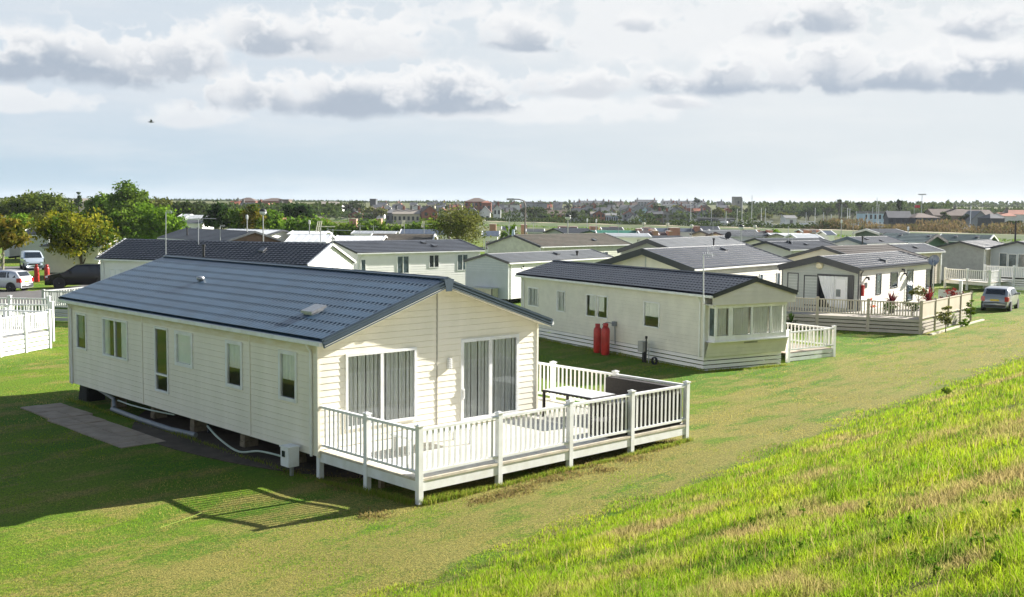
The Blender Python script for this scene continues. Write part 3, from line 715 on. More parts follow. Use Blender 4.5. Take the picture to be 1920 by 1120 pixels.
mb.quad((cxp-.15, -.06, 4.29), (cxp+.15, -.06, 4.29), (cxp+.09, -.06, 4.0), (cxp-.09, -.06, 4.0)); mb.quad((cxp-.15, -.06, 4.29), (cxp, -.06, 4.32), (cxp+.15, -.06, 4.29))
mb.box(cxp-.15, cxp+.15, -.058, .10, 4.245, 4.29); mb.box(cxp-.09, cxp+.09, -.058, -.03, 4.0, 4.25); mb.build('ridge_end_cap', BARGE, main)
for dz in (.05, -.03, -.10):     # ribs on the barge boards
    mb = MB()
    for (xe, sg) in ((0., 1), (7.155, -1)): mb.beam((xe, -.04, 3.039+dz-.02), (cxp, -.04, 4.226+dz-.01), .03, .022)
    mb.build('barge_rib', BARGE, main)
mb = MB()
for (xe, sg) in ((0., 1), (7.155, -1)): mb.beam((xe+.05*sg, .19, 3.039-.085), (cxp, .19, 4.226-.085), .40, .02); mb.beam((xe+.03*sg, -.01, 3.039-.115), (cxp, -.01, 4.226-.115), .05, .05)
mb.build('gable_soffit', CREAM, main)
roof = [c for c in main.children if c.name.startswith('roof')][0]
def on_roof(P, v, fr_, side): x, y, t, W_, L_, ze, zr = P; return Vector((W_/2+(W_/2)*fr_*side, v, zr+(ze-zr)*fr_))
v, f_, sd = px_roof(MP, 376, 532, -1); p = on_roof(MP, v, f_, sd); mb = MB(); mb.lathe([(.05, 0), (.05, .1), (.10, .1), (.12, .15), (.11, .20), (.04, .22)], tuple(p), 14)
mb.build('roof_vent', GALV, roof, smooth=True).location = (0, 0, 0)
v, f_, sd = px_roof(MP, 588, 592, -1); p = on_roof(MP, v, f_, sd); mb = MB(); s_ = 1.187/3.5775
mb.fr = lambda a, b, z, p=p: (p.x+a, p.y+b, p.z+z+a*s_)
mb.box(-.16, .16, -.19, .19, .02, .13); mb.box(-.21, .21, -.24, .24, .13, .19); mb.build('roof_vent', GALV, roof).location = (0, 0, 0)
# underside: wheels of concrete blocks, pipes, hose
def ML(u, v, z): return (u+.121, v+.405, z)
for (u, v) in ((.5, 1.7), (.6, 4.1), (.55, 6.7), (.6, 9.2), (.5, 11.7), (3, 3), (3, 7), (3, 11), (6.2, 3), (6.2, 8), (6.2, 12)):
    mb = MB()
    for k in range(3): a = .2-.01*k; q = ML(u, v, 0); mb.box(q[0]-a, q[0]+a, q[1]-a*.6, q[1]+a*.6, G0+.01+k*.16, G0+.16+k*.16)
    mb.build('support_block', BLOCK, main)
mb = MB(); q = ML(.12, 13.3, 0); mb.quad((q[0], q[1]+.55, G0), (q[0], q[1]-.1, G0), (q[0]+.05, q[1]+.0, .37), (q[0]+.05, q[1]+.5, .37)); mb.box(q[0]+.06, q[0]+.6, q[1]-.1, q[1]+.5, G0, .36); mb.build('axle_housing', CHASSIS, main)
mb = MB(); mb.tube([ML(.35, 13.2, .33), ML(.15, 11.2, .20), ML(.0, 10.9, .19), ML(-.05, 10.75, .05)], .055, 10); mb.build('waste_pipe', GREYPIPE, main)
mb = MB(); mb.tube([ML(-.05, 10.9, G0+.12), ML(-.12, 9, G0+.11), ML(-.1, 7, G0+.10), ML(.05, 5.9, G0+.10)], .07, 10); mb.build('waste_pipe', GREYPIPE, main)
HOSE = mat('pale_green_hose', (.42, .50, .42), .5)
mb = MB(); mb.tube([ML(.0, 10.6, .26), ML(-.05, 9.6, .26), ML(.0, 8.4, .27), ML(.1, 7.2, .3)], .022, 8); mb.build('hose', HOSE, main)
def bez(ps, n=24):
    out = []
    for i in range(len(ps)-1):
        a = Vector(ps[max(i-1, 0)]); b = Vector(ps[i]); c = Vector(ps[i+1]); d = Vector(ps[min(i+2, len(ps)-1)])
        for k in range(n//len(ps)+2):
            t = k/(n//len(ps)+2); out.append(.5*((2*b)+(c-a)*t+(2*a-5*b+4*c-d)*t*t+(3*b-a-3*c+d)*t**3))
    return out+[Vector(ps[-1])]
mb = MB(); mb.tube(bez([ML(.02, 5.2, .30), ML(-.12, 4.3, .12), ML(-.15, 3.3, -.03), ML(-.1, 2.4, .12), ML(-.12, 1.3, .18), ML(-.2, .9, .2)], 40), .026, 8); mb.build('hose', HOSE, main)
mb = MB(); mb.tube([ML(.2, 12.5, .36), ML(.15, 9, .36), ML(.2, 5.5, .33), ML(.1, 5.3, .1)], .03, 8); mb.build('cable', BLACKM, main)
# electricity box on its post
bx = W2(-.26, .78)
eb = empty('meter_box', 'white electricity box on a short post by the corner of the nearest cream home', 'meter box', (*bx, G0), TH, absz=True)
mb = MB(); mb.box(-.14, .14, -.17, .17, .08, .52); mb.box(-.16, .16, -.19, .19, .52, .55); mb.build('box', PVC, eb)
mb = MB(); mb.box(-.035, .035, -.11, -.04, G0-.05, .08); mb.build('post', GALV, eb)
mb = MB(); mb.box(-.152, -.14, -.02, .10, .30, .44); mb.build('dial_window', PANE_D, eb)

# ------------------------------------------------------------------ deck of the nearest home
dk = empty('deck', 'white railed deck wrapped round the gable end of the nearest cream home', 'deck', (*W2(0, 0), G0), TH, absz=True)
ZT, ZF = 1.575, .515
us = [.085, 2.28, 4.50, 6.67, 8.83]; vf = -3.542
P_ = {}
def zgd(u, v): x, y = W2(u, v); return gh(x, y)
pp = [(.085, 0.06), (.085, -1.75)]+[(u, vf) for u in us]+[(8.83, -1.12), (8.83, 1.26), (8.83, 3.4)]
for (u, v) in pp: post_mesh(dk, (u, v), ZT+.02, zgd(u, v)-.1, PVC, .12)
for a, b, n in ((pp[0], pp[1], 9), (pp[1], pp[2], 9), (pp[2], pp[3], 13), (pp[3], pp[4], 13), (pp[4], pp[5], 13), (pp[5], pp[6], 12), (pp[6], pp[7], 13), (pp[7], pp[8], 13), (pp[8], pp[9], 12)):
    railing(dk, a, b, ZF, ZT, G0, PVC, n_bal=n, w=.05)
DECKM = mat('pale_deck_boards', (.64, .62, .56), .6, .08, 3)
floor_boards(dk, [(.12, 8.80, vf+.03, -.02), (6.97, 8.80, .0, 3.4)], ZF, DECKM)
mb = MB(); mb.box(.15, 8.8, vf+.12, vf+.17, .28, .48); mb.box(.15, 8.8, -1.7, -1.65, .28, .48)
for u in np.arange(.4, 8.8, .6): mb.box(u, u+.05, vf+.05, -.05, .36, .475)
mb.build('joists', TIMBER, dk)
for (u, v) in ((2.3, -1.7), (4.5, -1.7), (6.7, -1.7), (.5, -1.7)): post_mesh(dk, (u, v), .47, -.3, TIMBER, .1, cap=False, name='stump')
def soft_box(mb, x0, x1, y0, y1, z0, z1, b=.03):
    mb.box(x0+b, x1-b, y0+b, y1-b, z0, z1); mb.box(x0, x1, y0, y1, z0+b, z1-b)
sf = empty('corner_sofa', 'dark rattan corner sofa against the right railing of the white deck', 'sofa', (*W2(7.9, -2), ZF), TH, absz=True)
def SL(u, v): return (u-7.9, v+2)
mb = MB(); soft_box(mb, .55, .85, -1.35, .90, ZF, ZF+.98, .02); mb.build('backrest', RATTAN, sf)
mb = MB(); soft_box(mb, -.05, .55, -1.35, .90, ZF, ZF+.36, .02); mb.build('seat', RATTAN, sf)
mb = MB(); soft_box(mb, -1.9, .85, -1.46, -1.36+.0, ZF, ZF+.80, .02); soft_box(mb, -1.9, -.06, -1.35, -.75, ZF, ZF+.36, .02); mb.build('side_section', RATTAN, sf)
for k in range(4):
    mb = MB(); soft_box(mb, -.04, .52, -1.2+k*.58, -.66+k*.58, ZF+.36, ZF+.46, .03); mb.build('cushion', mat('pale_cushion', (.62, .60, .56), .9), sf)
tb = empty('patio_table', 'low dark rattan table with a white top beside the corner sofa on the deck', 'table', (*W2(7.35, -1.25), ZF), TH, absz=True)
mb = MB(); soft_box(mb, -.55, .45, -.85, .95, ZF+.66, ZF+.70, .01); mb.build('rim', RATTAN, tb)
mb = MB(); mb.box(-.50, .40, -.80, .90, ZF+.70, ZF+.712); mb.build('tabletop', mat('frosted_white_top', (.82, .84, .84), .15), tb)
for (a, b) in ((-.5, -.8), (.4, -.8), (.4, .9), (-.5, .9)): mb = MB(); mb.box(a-.03, a+.03, b-.03, b+.03, ZF, ZF+.66); mb.build('leg', RATTAN, tb)
st = empty('storage_bench', 'white slatted bench under the big window on the deck', 'bench', (*W2(2.2, -1.4), ZF), TH, absz=True)
mb = MB(); mb.box(-1.0, 1.0, -.35, .35, ZF+.36, ZF+.41); mb.build('seat', PVC, st)
for (a, b) in ((-.9, -.3), (.9, -.3), (.9, .3), (-.9, .3)): mb = MB(); mb.box(a-.04, a+.04, b-.04, b+.04, ZF, ZF+.36); mb.build('leg', PVC, st)

# ================================================================== SECOND HOME (bay window)
P2 = (7.58, 41.35, .539, 4.31, 14.34, 2.81, 3.37); I2 = (.12, .62, .3)
def wl(x0, y0, x1, y1, **k): return dict(k=k.pop('key', 'L'), px=((x0, y0), (x1, y1)), **k)
h2 = park_home('aged cream home with a front bay window and two red gas bottles at its side', P2, CREAM_D, DGREY, trim=PVC_D, trim_h=.15, lod=0, ins=I2, skirt=WHITEB, zb=.40, per=.2, rows=8, bh=.15, notch=True,
    wins=[wl(991, 533, 1010, 573, zz=(1.35, 2.28)), wl(1045, 540, 1060, 580, curtain='net', zz=(1.3, 2.28)), wl(1100, 546, 1118, 590, curtain='right', zz=(1.28, 2.28)), wl(1121, 549, 1140, 592, curtain='left', zz=(1.28, 2.28)), wl(1208, 559, 1237, 606, curtain='half', zz=(1.22, 2.28))], corner=PVC)
W_, L_, ze, zr = P2[3:]
mb = MB(); mb.quad((.0, .06, ze-.36), (W_, .06, ze-.36), (W_, .06, ze-.02), (W_/2, .06, zr-.03), (0, .06, ze-.02)); mb.box(0, W_, .06, .62, ze-.40, ze-.36)
SAGE = mat('pale_sage_boards', (.68, .65, .58), .6, .06, 2); 
sub = MB(); wall_boards(sub, W_, ze-.38, ze-.04, zr-.02, [], .16, .014, True); mb.v += [(a, .055-b, z) for (a, b, z) in sub.v]; n0 = len(mb.v)-len(sub.v); mb.f += [tuple(n0+k for k in q) for q in sub.f]
mb.build('gable_panel', SAGE, h2)
bay = MB(); ya, yb = .62, .20; bay.box(.30, W_-.30, yb, ya, 1.02, 1.22); bay.box(.22, W_-.22, yb-.06, ya, .98, 1.03); bay.box(.30, W_-.30, yb, ya, 2.28, ze-.39)
for xx in (.30, .98, 1.08, 2.12, 3.12, W_-.42): bay.box(xx, xx+.09, yb, yb+.07, 1.22, 2.28)
bay.box(.30, .36, ya-.08, ya, 1.22, 2.28); bay.box(W_-.36, W_-.30, ya-.08, ya, 1.22, 2.28)
bw = bay.build('bay_window', PVC, h2)
for (a, b) in ((.39, .98), (1.17, 2.12), (2.21, 3.12), (3.21, W_-.42)):
    q = MB(); q.quad((a, yb+.03, 1.22), (b, yb+.03, 1.22), (b, yb+.03, 2.28), (a, yb+.03, 2.28)); q.build('pane', GLASS, bw)
    q = MB(); n = int((b-a)/.03)
    for k in range(n): x0 = a+(b-a)*k/n; x1 = a+(b-a)*(k+1)/n; q.quad((x0, yb+.14+.03*math.sin(k*1.7), 1.2), (x1, yb+.14+.03*math.sin(k*1.7+1.7), 1.2), (x1, yb+.14+.03*math.sin(k*1.7+1.7), 2.3), (x0, yb+.14+.03*math.sin(k*1.7), 2.3))
    q.build('curtain', CURT, bw)
q = MB(); q.quad((.305, yb+.07, 1.22), (.305, ya, 1.22), (.305, ya, 2.28), (.305, yb+.07, 2.28)); q.build('pane', PANE_B, bw)
mb = MB(); # raked lower front
sub = MB(); wall_boards(sub, W_-.16, .40, .98, .98, [], .15, .012)
mb.v = [(a+.08, (.62-.30)-(.98-z)*.0-b-(.98-z)*.30*(-1), z) for (a, b, z) in sub.v]; mb.f = list(sub.f)
mb.v += [(.08, .32, .985), (W_-.08, .32, .985), (W_-.08, .63, .985), (.08, .63, .985)]; i = len(mb.v)-4; mb.f.append((i, i+1, i+2, i+3))
mb.build('lower_front_panel', SAGE, h2)
mb = MB(); mb.box(1.9, 2.6, .33, .345, .86, .93); mb.build('badge', mat('badge_grey', (.3, .3, .28), .4), h2)
aerial(h2, 1319, 568, 478, 40.0, 'small')
M2i = Matrix.LocRotScale(h2.location, h2.rotation_euler.to_quaternion(), None)
def at2(u, v, z=G0): p = M2i @ Vector((u, v, 0)); return (p.x, p.y, z)
def find_v(px, u, P=P2):
    best = min(np.arange(0, P[4], .05), key=lambda v: abs(project(*wloc(P, u, v), 0.)[0]-px)); return best
def wloc(P, u, v): c, s = math.cos(P[2]), math.sin(P[2]); return (P[0]+u*c-v*s, P[1]+u*s+v*c)
def project(X, Y, Zv):
    Zv = Zv-H; c, s = math.cos(PITCH), math.sin(PITCH); D = Y*c-Zv*s; up = Y*s+Zv*c; x = FPX*X/D; y = -FPX*up/D
    cr, sr = math.cos(ROLL), math.sin(ROLL); return 960+x*cr-y*sr, 560+x*sr+y*cr
def gas_bottle(label, loc, sc=1., group=None):
    g_ = empty('gas_bottle', label, 'gas bottle', loc, random.uniform(0, 6), group)
    mb = MB(); mb.lathe([(.15, 0), (.165, .03), (.185, .06), (.185, 1.02), (.175, 1.10), (.14, 1.17), (.08, 1.21), (.05, 1.22)], (0, 0, 0), 20); mb.build('body', RED, g_, smooth=True)
    mb = MB(); mb.lathe([(.115, 1.17), (.115, 1.35), (.10, 1.35), (.10, 1.18)], (0, 0, 0), 14); mb.build('collar', RED, g_, smooth=True)
    mb = MB(); mb.lathe([(.03, 1.2), (.03, 1.30), (.045, 1.30), (.045, 1.33)], (0, 0, 0), 8); mb.build('valve', GALV, g_)
    g_.scale = (sc, sc, sc); return g_
v1 = find_v(1121, -.3); v2 = find_v(1136.5, -.42)
gas_bottle('red gas bottle by the bay windowed home, the farther and left one of the pair', at2(-.34, v1), .93)
gas_bottle('red gas bottle by the bay windowed home, the nearer and right one of the pair', at2(-.46, v2), 1.0)
mb = MB(); q = find_v(1150, 0)
mb.box(.0-.02, .10, q-.10, q+.12, 1.05, 1.25); mb.tube([(.05, q, 1.15), (-.25, q+.15, 1.22), (-.4, q+.3, 1.1)], .02, 6); mb.tube([(.06, q, 1.1), (.05, q-.05, .3)], .02, 6); mb.build('gas_regulator', GREYPIPE, h2)
q = find_v(1209, -.35); mbx = empty('meter_box', 'grey utility box with a tap and hose beside the skirting of the bay windowed home', 'meter box', at2(-.4, q), P2[2])
mb = MB(); mb.box(-.12, .12, -.05, .27, .42, .85); mb.build('box', mat('utility_grey', (.38, .38, .36), .5), mbx)
mb = MB(); mb.box(-.05, .05, -.05, .05, 0, .45); mb.tube([(0, -.12, 0), (0, -.12, 1.0)], .03, 6); mb.tube([(-.05, .02, 0), (-.05, .02, .4)], .03, 6); mb.lathe([(.05, .98), (.05, 1.08)], (0, -.12, 0), 8); mb.build('post', BLACKM, mbx)
mb = MB(); mb.tube([(.0, -.3, 0.02), (.0, -.3, .8)], .02, 6); mb.build('pipe', GALV, mbx)
mb = MB()
for k in range(3): mb.tube([(-.1+.14*math.cos(t), -.75+.0, .16+.14*math.sin(t)+k*0) if False else (-.1+k*.04, -.75+.14*math.cos(t), .16+.14*math.sin(t)) for t in np.linspace(0, 6.2, 14)], .018, 6)
mb.build('hose_coil', BLACKM, mbx)
# its small side deck
d2 = empty('deck', 'small white railed deck at the right hand front corner of the bay windowed home', 'deck', (11.29, 44.71, G0), .64, absz=True)
z2 = G0; n_ = []
pts2 = [(0, 0), (2.95, 0), (2.95, 3.1), (2.95, 6.2)]
for q in pts2: post_mesh(d2, q, 1.15, z2-.05, PVC, .13)
post_mesh(d2, (0, 6.2), 1.15, z2-.05, PVC, .13)
railing(d2, pts2[0], pts2[1], .22, 1.12, z2, PVC, n_bal=13, skirt=2, w=.06, beam=False); railing(d2, pts2[1], pts2[2], .22, 1.12, z2, PVC, n_bal=14, skirt=2, w=.06, beam=False)
railing(d2, pts2[2], pts2[3], .22, 1.12, z2, PVC, n_bal=14, skirt=2, w=.06, beam=False); railing(d2, pts2[3], (0, 6.2), .22, 1.12, z2, PVC, n_bal=14, w=.06, beam=False)
floor_boards(d2, [(.02, 2.93, .02, 6.15)], .22, mat('tan_deck_boards', (.48, .40, .32), .7, .1, 3))
def bistro_chair(label, loc, rz):
    c = empty('patio_chair', label, 'chair', loc, rz)
    mb = MB(); mb.lathe([(.19, .42), (.2, .45)], (0, 0, 0), 14); mb.build('seat', BLACKM, c)
    mb = MB(); mb.tube([(-.17, .17, .45), (-.17, .2, .8), (0, .22, .88), (.17, .2, .8), (.17, .17, .45)], .014, 6); [mb.tube([(k, .19, .46), (k, .21, .85)], .008, 5) for k in (-.08, 0, .08)]; mb.build('backrest', BLACKM, c)
    for a in (-.15, .15):
        for b in (-.15, .15): mb = MB(); mb.tube([(a, b, .42), (a*1.2, b*1.2, 0)], .013, 6); mb.build('leg', BLACKM, c)
    return c
M_ = Matrix.LocRotScale(Vector((11.29, 44.71, 0)), Matrix.Rotation(.64, 3, 'Z').to_quaternion(), None)
pos = lambda u, v, z: tuple(M_ @ Vector((u, v, z)))
t2 = empty('patio_table', 'small round white mosaic table on the deck of the bay windowed home', 'table', pos(1.25, 1.7, .22), 0)
mb = MB(); mb.lathe([(.36, .68), (.38, .70), (.36, .72)], (0, 0, 0), 18); mb.build('tabletop', WHITEB, t2)
mb = MB(); mb.lathe([(.2, 0), (.03, .05), (.03, .68)], (0, 0, 0), 10); mb.build('stand', WHITEB, t2)
bistro_chair('black metal chair left of the round table on the small deck', pos(.65, 1.5, .22), 1.9)
bistro_chair('black metal chair behind the round table on the small deck', pos(1.3, 2.5, .22), .2)
def pot_plant(label, loc, kind='green', sc=1.):
    p = empty('potted_plant', label, 'plant', loc, 0); mb = MB(); mb.lathe([(.13, 0), (.19, .3), (.2, .32), (.17, .32)], (0, 0, 0), 12); mb.build('pot', BLACKM, p)
    leaf_cloud('foliage', [(0, 0, .5, .22, .22, .25)], 90, .09, LEAVES[kind], p); p.scale = (sc, sc, sc); return p
# ================================================================== THIRD HOME with dark trims and its big deck
P3 = (15.09, 62.37, -.693, 4.70, 11.98, 2.92, 3.49); I3 = (.12, .25, .25)
def w(k, x0, y0, x1, y1, **kw): return dict(k=k, px=((x0, y0), (x1, y1)), **kw)
h3 = park_home('grey home with dark trims, open front doors and a large beige deck', P3, OFFW, DGREY, trim=PVC_D, trim_h=.34, lod=1, ins=I3, zb=.55, corner=PVC_D, per=.2, rows=7, gut=PVC_D,
    wins=[w('F', 1477, 511, 1497, 553, fm=PVC_D, pane=BLIND), w('F', 1508, 512, 1534, 562, fm=PVC_D, pane=BLIND, zz=(.75, 2.45)), w('R', 1643, 514, 1651, 552, fm=PVC_D, pane=PANE_B), w('R', 1670, 511, 1682, 539, fm=PVC_D, pane=PANE_D),
          w('R', 1701, 505, 1710, 562, fm=PVC_D, pane=PANE_B, zz=(.75, 2.6), name='door'), w('R', 1737, 505, 1747, 540, fm=PVC_D, pane=PANE_D)], bh=.18, vents=[px_roof(P3, 1657, 491, 1)], name='park_home')
fr, O_, D_, N_, Ln = frame_of(P3, 'F', I3)
mb = MB(fr); sub = MB(fr); wall_boards(sub, Ln, .56, 2.9, 3.40, [], .16, .012, True); mb.v = [(v[0], v[1]-.016, v[2]) for v in sub.v]; mb.f = sub.f; mb.build('front_cladding', GREYSAGE, h3)
a = px_on(P3, 'F', I3, 1536, 520)[0]; b = px_on(P3, 'F', I3, 1566, 520)[0]; c = px_on(P3, 'F', I3, 1592, 520)[0]
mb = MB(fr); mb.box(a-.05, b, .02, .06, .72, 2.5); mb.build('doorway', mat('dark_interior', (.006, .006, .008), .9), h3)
mb = MB(fr); mb.box(a-.08, a, .03, .09, .7, 2.55); mb.box(c, c+.30, .03, .09, .7, 2.55); mb.box(a, c, .03, .09, 2.47, 2.55); mb.build('door_frame', PVC_D, h3)
mb = MB(fr)
for k in range(14):
    def cz(i, z): f = 1-(2.45-z)/1.7; x = a+(b-a)*(i/14)*(.15+.85*f**.6)+(b-a)*(1-(.15+.85*f**.6)) if True else 0; return (x, .10+.03*math.sin(i*1.9), z)
    zs = [2.45, 2.1, 1.7, 1.2, .78]
    for q in range(4): mb.quad(cz(k, zs[q]), cz(k+1, zs[q]), cz(k+1, zs[q+1]), cz(k, zs[q+1]))
mb.build('door_curtain', CURTW, h3)
mb = MB(fr); mb.box(b+.02, c-.02, .10, .15, .74, 2.45); dl = mb.build('open_door', PVC, h3)
mb = MB(fr); mb.box(b+.14, c-.14, .152, .16, .95, 2.3); mb.build('pane', BLIND, dl); mb = MB(fr); mb.box(b+.15, b+.4, .162, .17, 1.35, 1.75); mb.build('notice', PANE_B, dl)
mb = MB(); mb.fr = fr; mb.lathe([(.22, .05), (.20, .12), (.12, .16)], (Ln/2, 0, 3.02), 14, 'y'); mb.build('gable_lamp', mat('lamp_glass', (.8, .72, .5), .3), h3)
for (px, py) in ((1624, 521), (1691, 506), (1695, 513)):
    s_, z_ = px_on(P3, 'R', I3, px, py); fr2 = frame_of(P3, 'R', I3)[0]; mb = MB(fr2); mb.box(s_-.06, s_+.06, .012, .18, z_-.04, z_+.06); mb.box(s_-.05, s_+.05, .12, .2, z_-.14, z_-.04); mb.build('wall_lamp', BLACKM, h3)
s_, z_ = px_on(P3, 'R', I3, 1623, 535); mb = MB(fr2); mb.box(s_-.16, s_+.16, .012, .04, z_-.14, z_+.14); mb.build('name_plate', BLACKM, h3)
s_, z_ = px_on(P3, 'R', I3, 1614, 545); mb = MB(fr2); mb.box(s_-.05, s_+.06, .012, .18, z_-.3, z_+.3); mb.build('life_ring_box', RED, h3)
dish(h3, 1752, 489, 66.5, .34, GALV, pole=1.6); aerial(h3, 1750, 560, 492, 66.3, 'none')
# big deck: corner, far left and far right corners on the ground
c0 = Vector((20.60, 55.30)); cl = Vector((14.5, 58.1)); cr = Vector((26.3, 62.8))
dL = (cl-c0).normalized(); dR = (cr-c0).normalized()
d3 = empty('deck', 'large beige deck with slatted skirting in front of the grey dark trimmed home', 'deck', (c0.x, c0.y, G0), 0, absz=True)
ZF3, ZT3 = .62, 1.50
def q3(a): v = a-c0; return (v.x, v.y)
pl = [c0, c0+dL*2.55, c0+dL*5.1, c0+dL*7.6, c0+dL*10.1]
for p in pl: post_mesh(d3, q3(p), ZT3+.02, G0-.05, BEIGEP, .13)
BEIGES = mat('beige_slats', (.44, .40, .34), .6, .08, 2)
for k in range(4): railing(d3, q3(pl[k]), q3(pl[k+1]), ZF3, ZT3, G0, BEIGEP, n_bal=17, skirt=4, w=.06, beam=False, skm=BEIGES)
pr = [c0+dR*t for t in (0, 2.35, 4.7, 7.0, 9.2)]
for p in pr[1:]: post_mesh(d3, q3(p), ZT3+.02, G0-.05, BEIGEP, .10)
FROST = mat('frosted_beige_panel', (.58, .52, .43), .4, .06, 2)
for k in range(4): railing(d3, q3(pr[k]), q3(pr[k+1]), ZF3-.1, ZT3, G0, BEIGEP, solid=FROST, skirt=4, w=.06, beam=False, skm=BEIGES)
mb = MB(); ps = [q3(c0), q3(pr[-1]), q3(pr[-1]+dL*10.1), q3(pl[-1])]; mb.quad(*[(p[0], p[1], ZF3-.02) for p in ps]); mb.quad(*[(p[0], p[1], ZF3-.06) for p in ps]); mb.build('floor_boards', mat('grey_deck_boards', (.38, .35, .30), .7, .1, 3), d3)
kb = empty('garden_kerb', 'pale low kerb with a strip of plants along the side of the beige deck', 'kerb', (20.9, 54.6, G0), 0)
mb = MB(); n_ = Vector((dR.y, -dR.x)); e0 = c0+n_*.62-dR*.3-Vector((20.9, 54.6)); e1 = e0+dR*9.8; mb.beam((e0.x, e0.y, .04), (e1.x, e1.y, .04), .12, .16); mb.build('kerb_stone', mat('pale_kerb', (.55, .5, .4), .8), kb)
def spiky(label, loc, sc, kind='red'):
    p = empty('cordyline', label, 'plant', loc, 0); mb = MB()
    for k in range(80):
        a = random.uniform(0, 6.28); e = random.uniform(-.1, 1.45); L_ = random.uniform(.6, 1.)*sc; d = Vector((math.cos(a)*math.cos(e), math.sin(a)*math.cos(e), math.sin(e))); w_ = d.cross(Vector((0, 0, 1))).normalized()*.025*sc
        o = Vector((0, 0, .45*sc)); m_ = o+d*L_*.6; t_ = o+d*L_+Vector((0, 0, -.2*math.cos(e)*sc)); mb.quad(tuple(o-w_), tuple(m_-w_*1.3), tuple(t_), tuple(m_+w_*1.3), tuple(o+w_))
    mb.build('leaves', LEAVES[kind], p); mb = MB(); mb.tube([(0, 0, 0), (0, 0, .55*sc)], [.05*sc, .04*sc], 6); mb.build('stem', BARK, p); mb = MB(); mb.lathe([(.13*sc, 0), (.19*sc, .25*sc), (.2*sc, .27*sc), (.17*sc, .27*sc)], (0, 0, 0), 10); mb.build('pot', BLACKM, p); return p
def bush(label, loc, r, h, kind, n=500, size=.07, name='shrub', cat='shrub', group=None):
    p = empty(name, label, cat, loc, 0, group); leaf_cloud('foliage', lobes(0, 0, h*.55, r, r, h*.5, 5, int(abs(loc[0])*10)), n, size, LEAVES[kind], p)
    mb = MB(); limbs(mb, (0, 0, 0), h, (0, 0, h*.6, r, r, h*.4), .03, 4); mb.build('stem', BARK, p); return p
def on3(px, D, z=ZF3): v = at(px, 560, D); return (v.x, v.y, z)
spiky('left red leaved cordyline standing behind the beige railing', on3(1672, 58.6, ZF3), .95); spiky('right red leaved cordyline standing behind the beige panels', on3(1741, 61.2, ZF3), 1.0)
bush('grey green spiky bush between the two red cordylines', on3(1722, 61.5, ZF3), .55, 1.3, 'olive', 400); bush('dark round bush behind the beige railing near its corner', on3(1712, 56.8, ZF3), .45, .85, 'dark', 300)
bush('low dark bush under the left red cordyline', on3(1668, 57.2, ZF3), .5, .8, 'dark', 300); bush('small red flowering plant behind the beige railing', on3(1634, 57.6, ZF3), .3, .95, 'flower', 160, .05)
bush('red leaved bush at the far end of the beige deck', on3(1782, 62.2, ZF3), .7, 1.15, 'red', 400)
bush('olive bush growing against the beige panels', (22.2, 56.1, G0), .42, 1.5, 'olive', 500); bush('climbing rose at the far end of the beige panels', (25.3, 60.6, G0), .4, 1.5, 'green', 350); bush('tuft of leaves at the foot of the beige panels', (24.3, 59.1, G0), .35, .5, 'bright', 250)
pf = spiky('potted fern hanging over the small wall left of the beige railing', on3(1484, 56.5, G0), .8, 'dark')

# ================================================================== OTHER HOMES
PL1 = (-11.26, 60.66, 1.167, 5.01, 15.15, 2.81, 3.91)
hL1 = park_home('white home with a zigzag tiled dark roof and two aerials right behind the nearest home', PL1, WHITEB, DGREY, lod=1, trim_h=.12, per=.30, rows=11, amp=.05, ins=(.12, .12, .3),
    wins=[w('L', 206, 500, 228, 524, m=1, zz=(1.2, 2.2), pane=BLIND)], vents=[px_roof(PL1, 492, 472, -1)], flues=[(*px_roof(PL1, 382, 483, -1), .75)])
aerial(hL1, 372, 486, 408, 66, 'yagi'); aerial(hL1, 311, 484, 398, 64, 'small'); aerial(hL1, 624, 560, 430, 60.2, 'yagi')
PL2 = (-14.45, 79.54, -.877, 6.12, 11.0, 2.93, 3.61)
hL2 = park_home('long white boarded home with four side windows behind the zigzag roofed home', PL2, WHITEB, MGREY, lod=1, trim_h=.12, per=.26, rows=8, ins=(.12, .12, .35), trim=PVC_D,
    wins=[w('R', 674, 482, 686, 514, zz=(1., 2.5), pane=PANE_B, name='door'), w('R', 744, 480, 767, 513, m=1, pane=PANE_B), w('R', 804, 478, 823, 502, m=1), w('R', 857, 477, 877, 507, m=1, pane=PANE_B)], vents=[px_roof(PL2, 794, 457, 1), px_roof(PL2, 814, 463, 1)])
PM1 = (-3.21, 72.89, -.653, 3.76, 12.47, 2.55, 3.03)
hM1 = park_home('narrow pale home with a grey end wall, a beige storage box standing against it', PM1, WHITEB, LGREY, lod=1, trim=PVC_D, trim_h=.14, per=.24, rows=7, ins=(.1, .1, .25), zb=.2, skirt=None,
    wins=[w('R', 978, 497, 983, 503)], vents=[px_roof(PM1, 1044, 478, 1)], flues=[(*px_roof(PM1, 1082, 480, 1), .35)])
fr = frame_of(PM1, 'F', (.1, .1, .25))[0]; sub = MB(fr); wall_boards(sub, 3.56, .2, 2.5, 2.97, [], .16, .012, True); mb = MB(); mb.v = [(v[0], v[1]-.016, v[2]) for v in sub.v]; mb.f = sub.f; mb.build('end_cladding', BLUEGREY, hM1)
cb = G(908, 570); sb = empty('storage_box', 'beige storage box with a dark edge against the grey end wall of the narrow home', 'storage box', (cb.x, cb.y+.2, G0), -.653)
mb = MB(); mb.box(-.85, .85, -.35, .35, 0, 1.0); mb.build('box', mat('storage_beige', (.55, .52, .40), .7), sb); mb = MB(); mb.box(-.88, .88, -.38, .38, 1.0, 1.06); mb.build('lid', GREYB, sb); mb = MB(); mb.box(.86, .9, -.36, -.30, 0, 1.05); mb.build('edge', BLACKM, sb)
PM2 = (-2.28, 96.17, -.777, 6.47, 12.11, 2.89, 3.79)
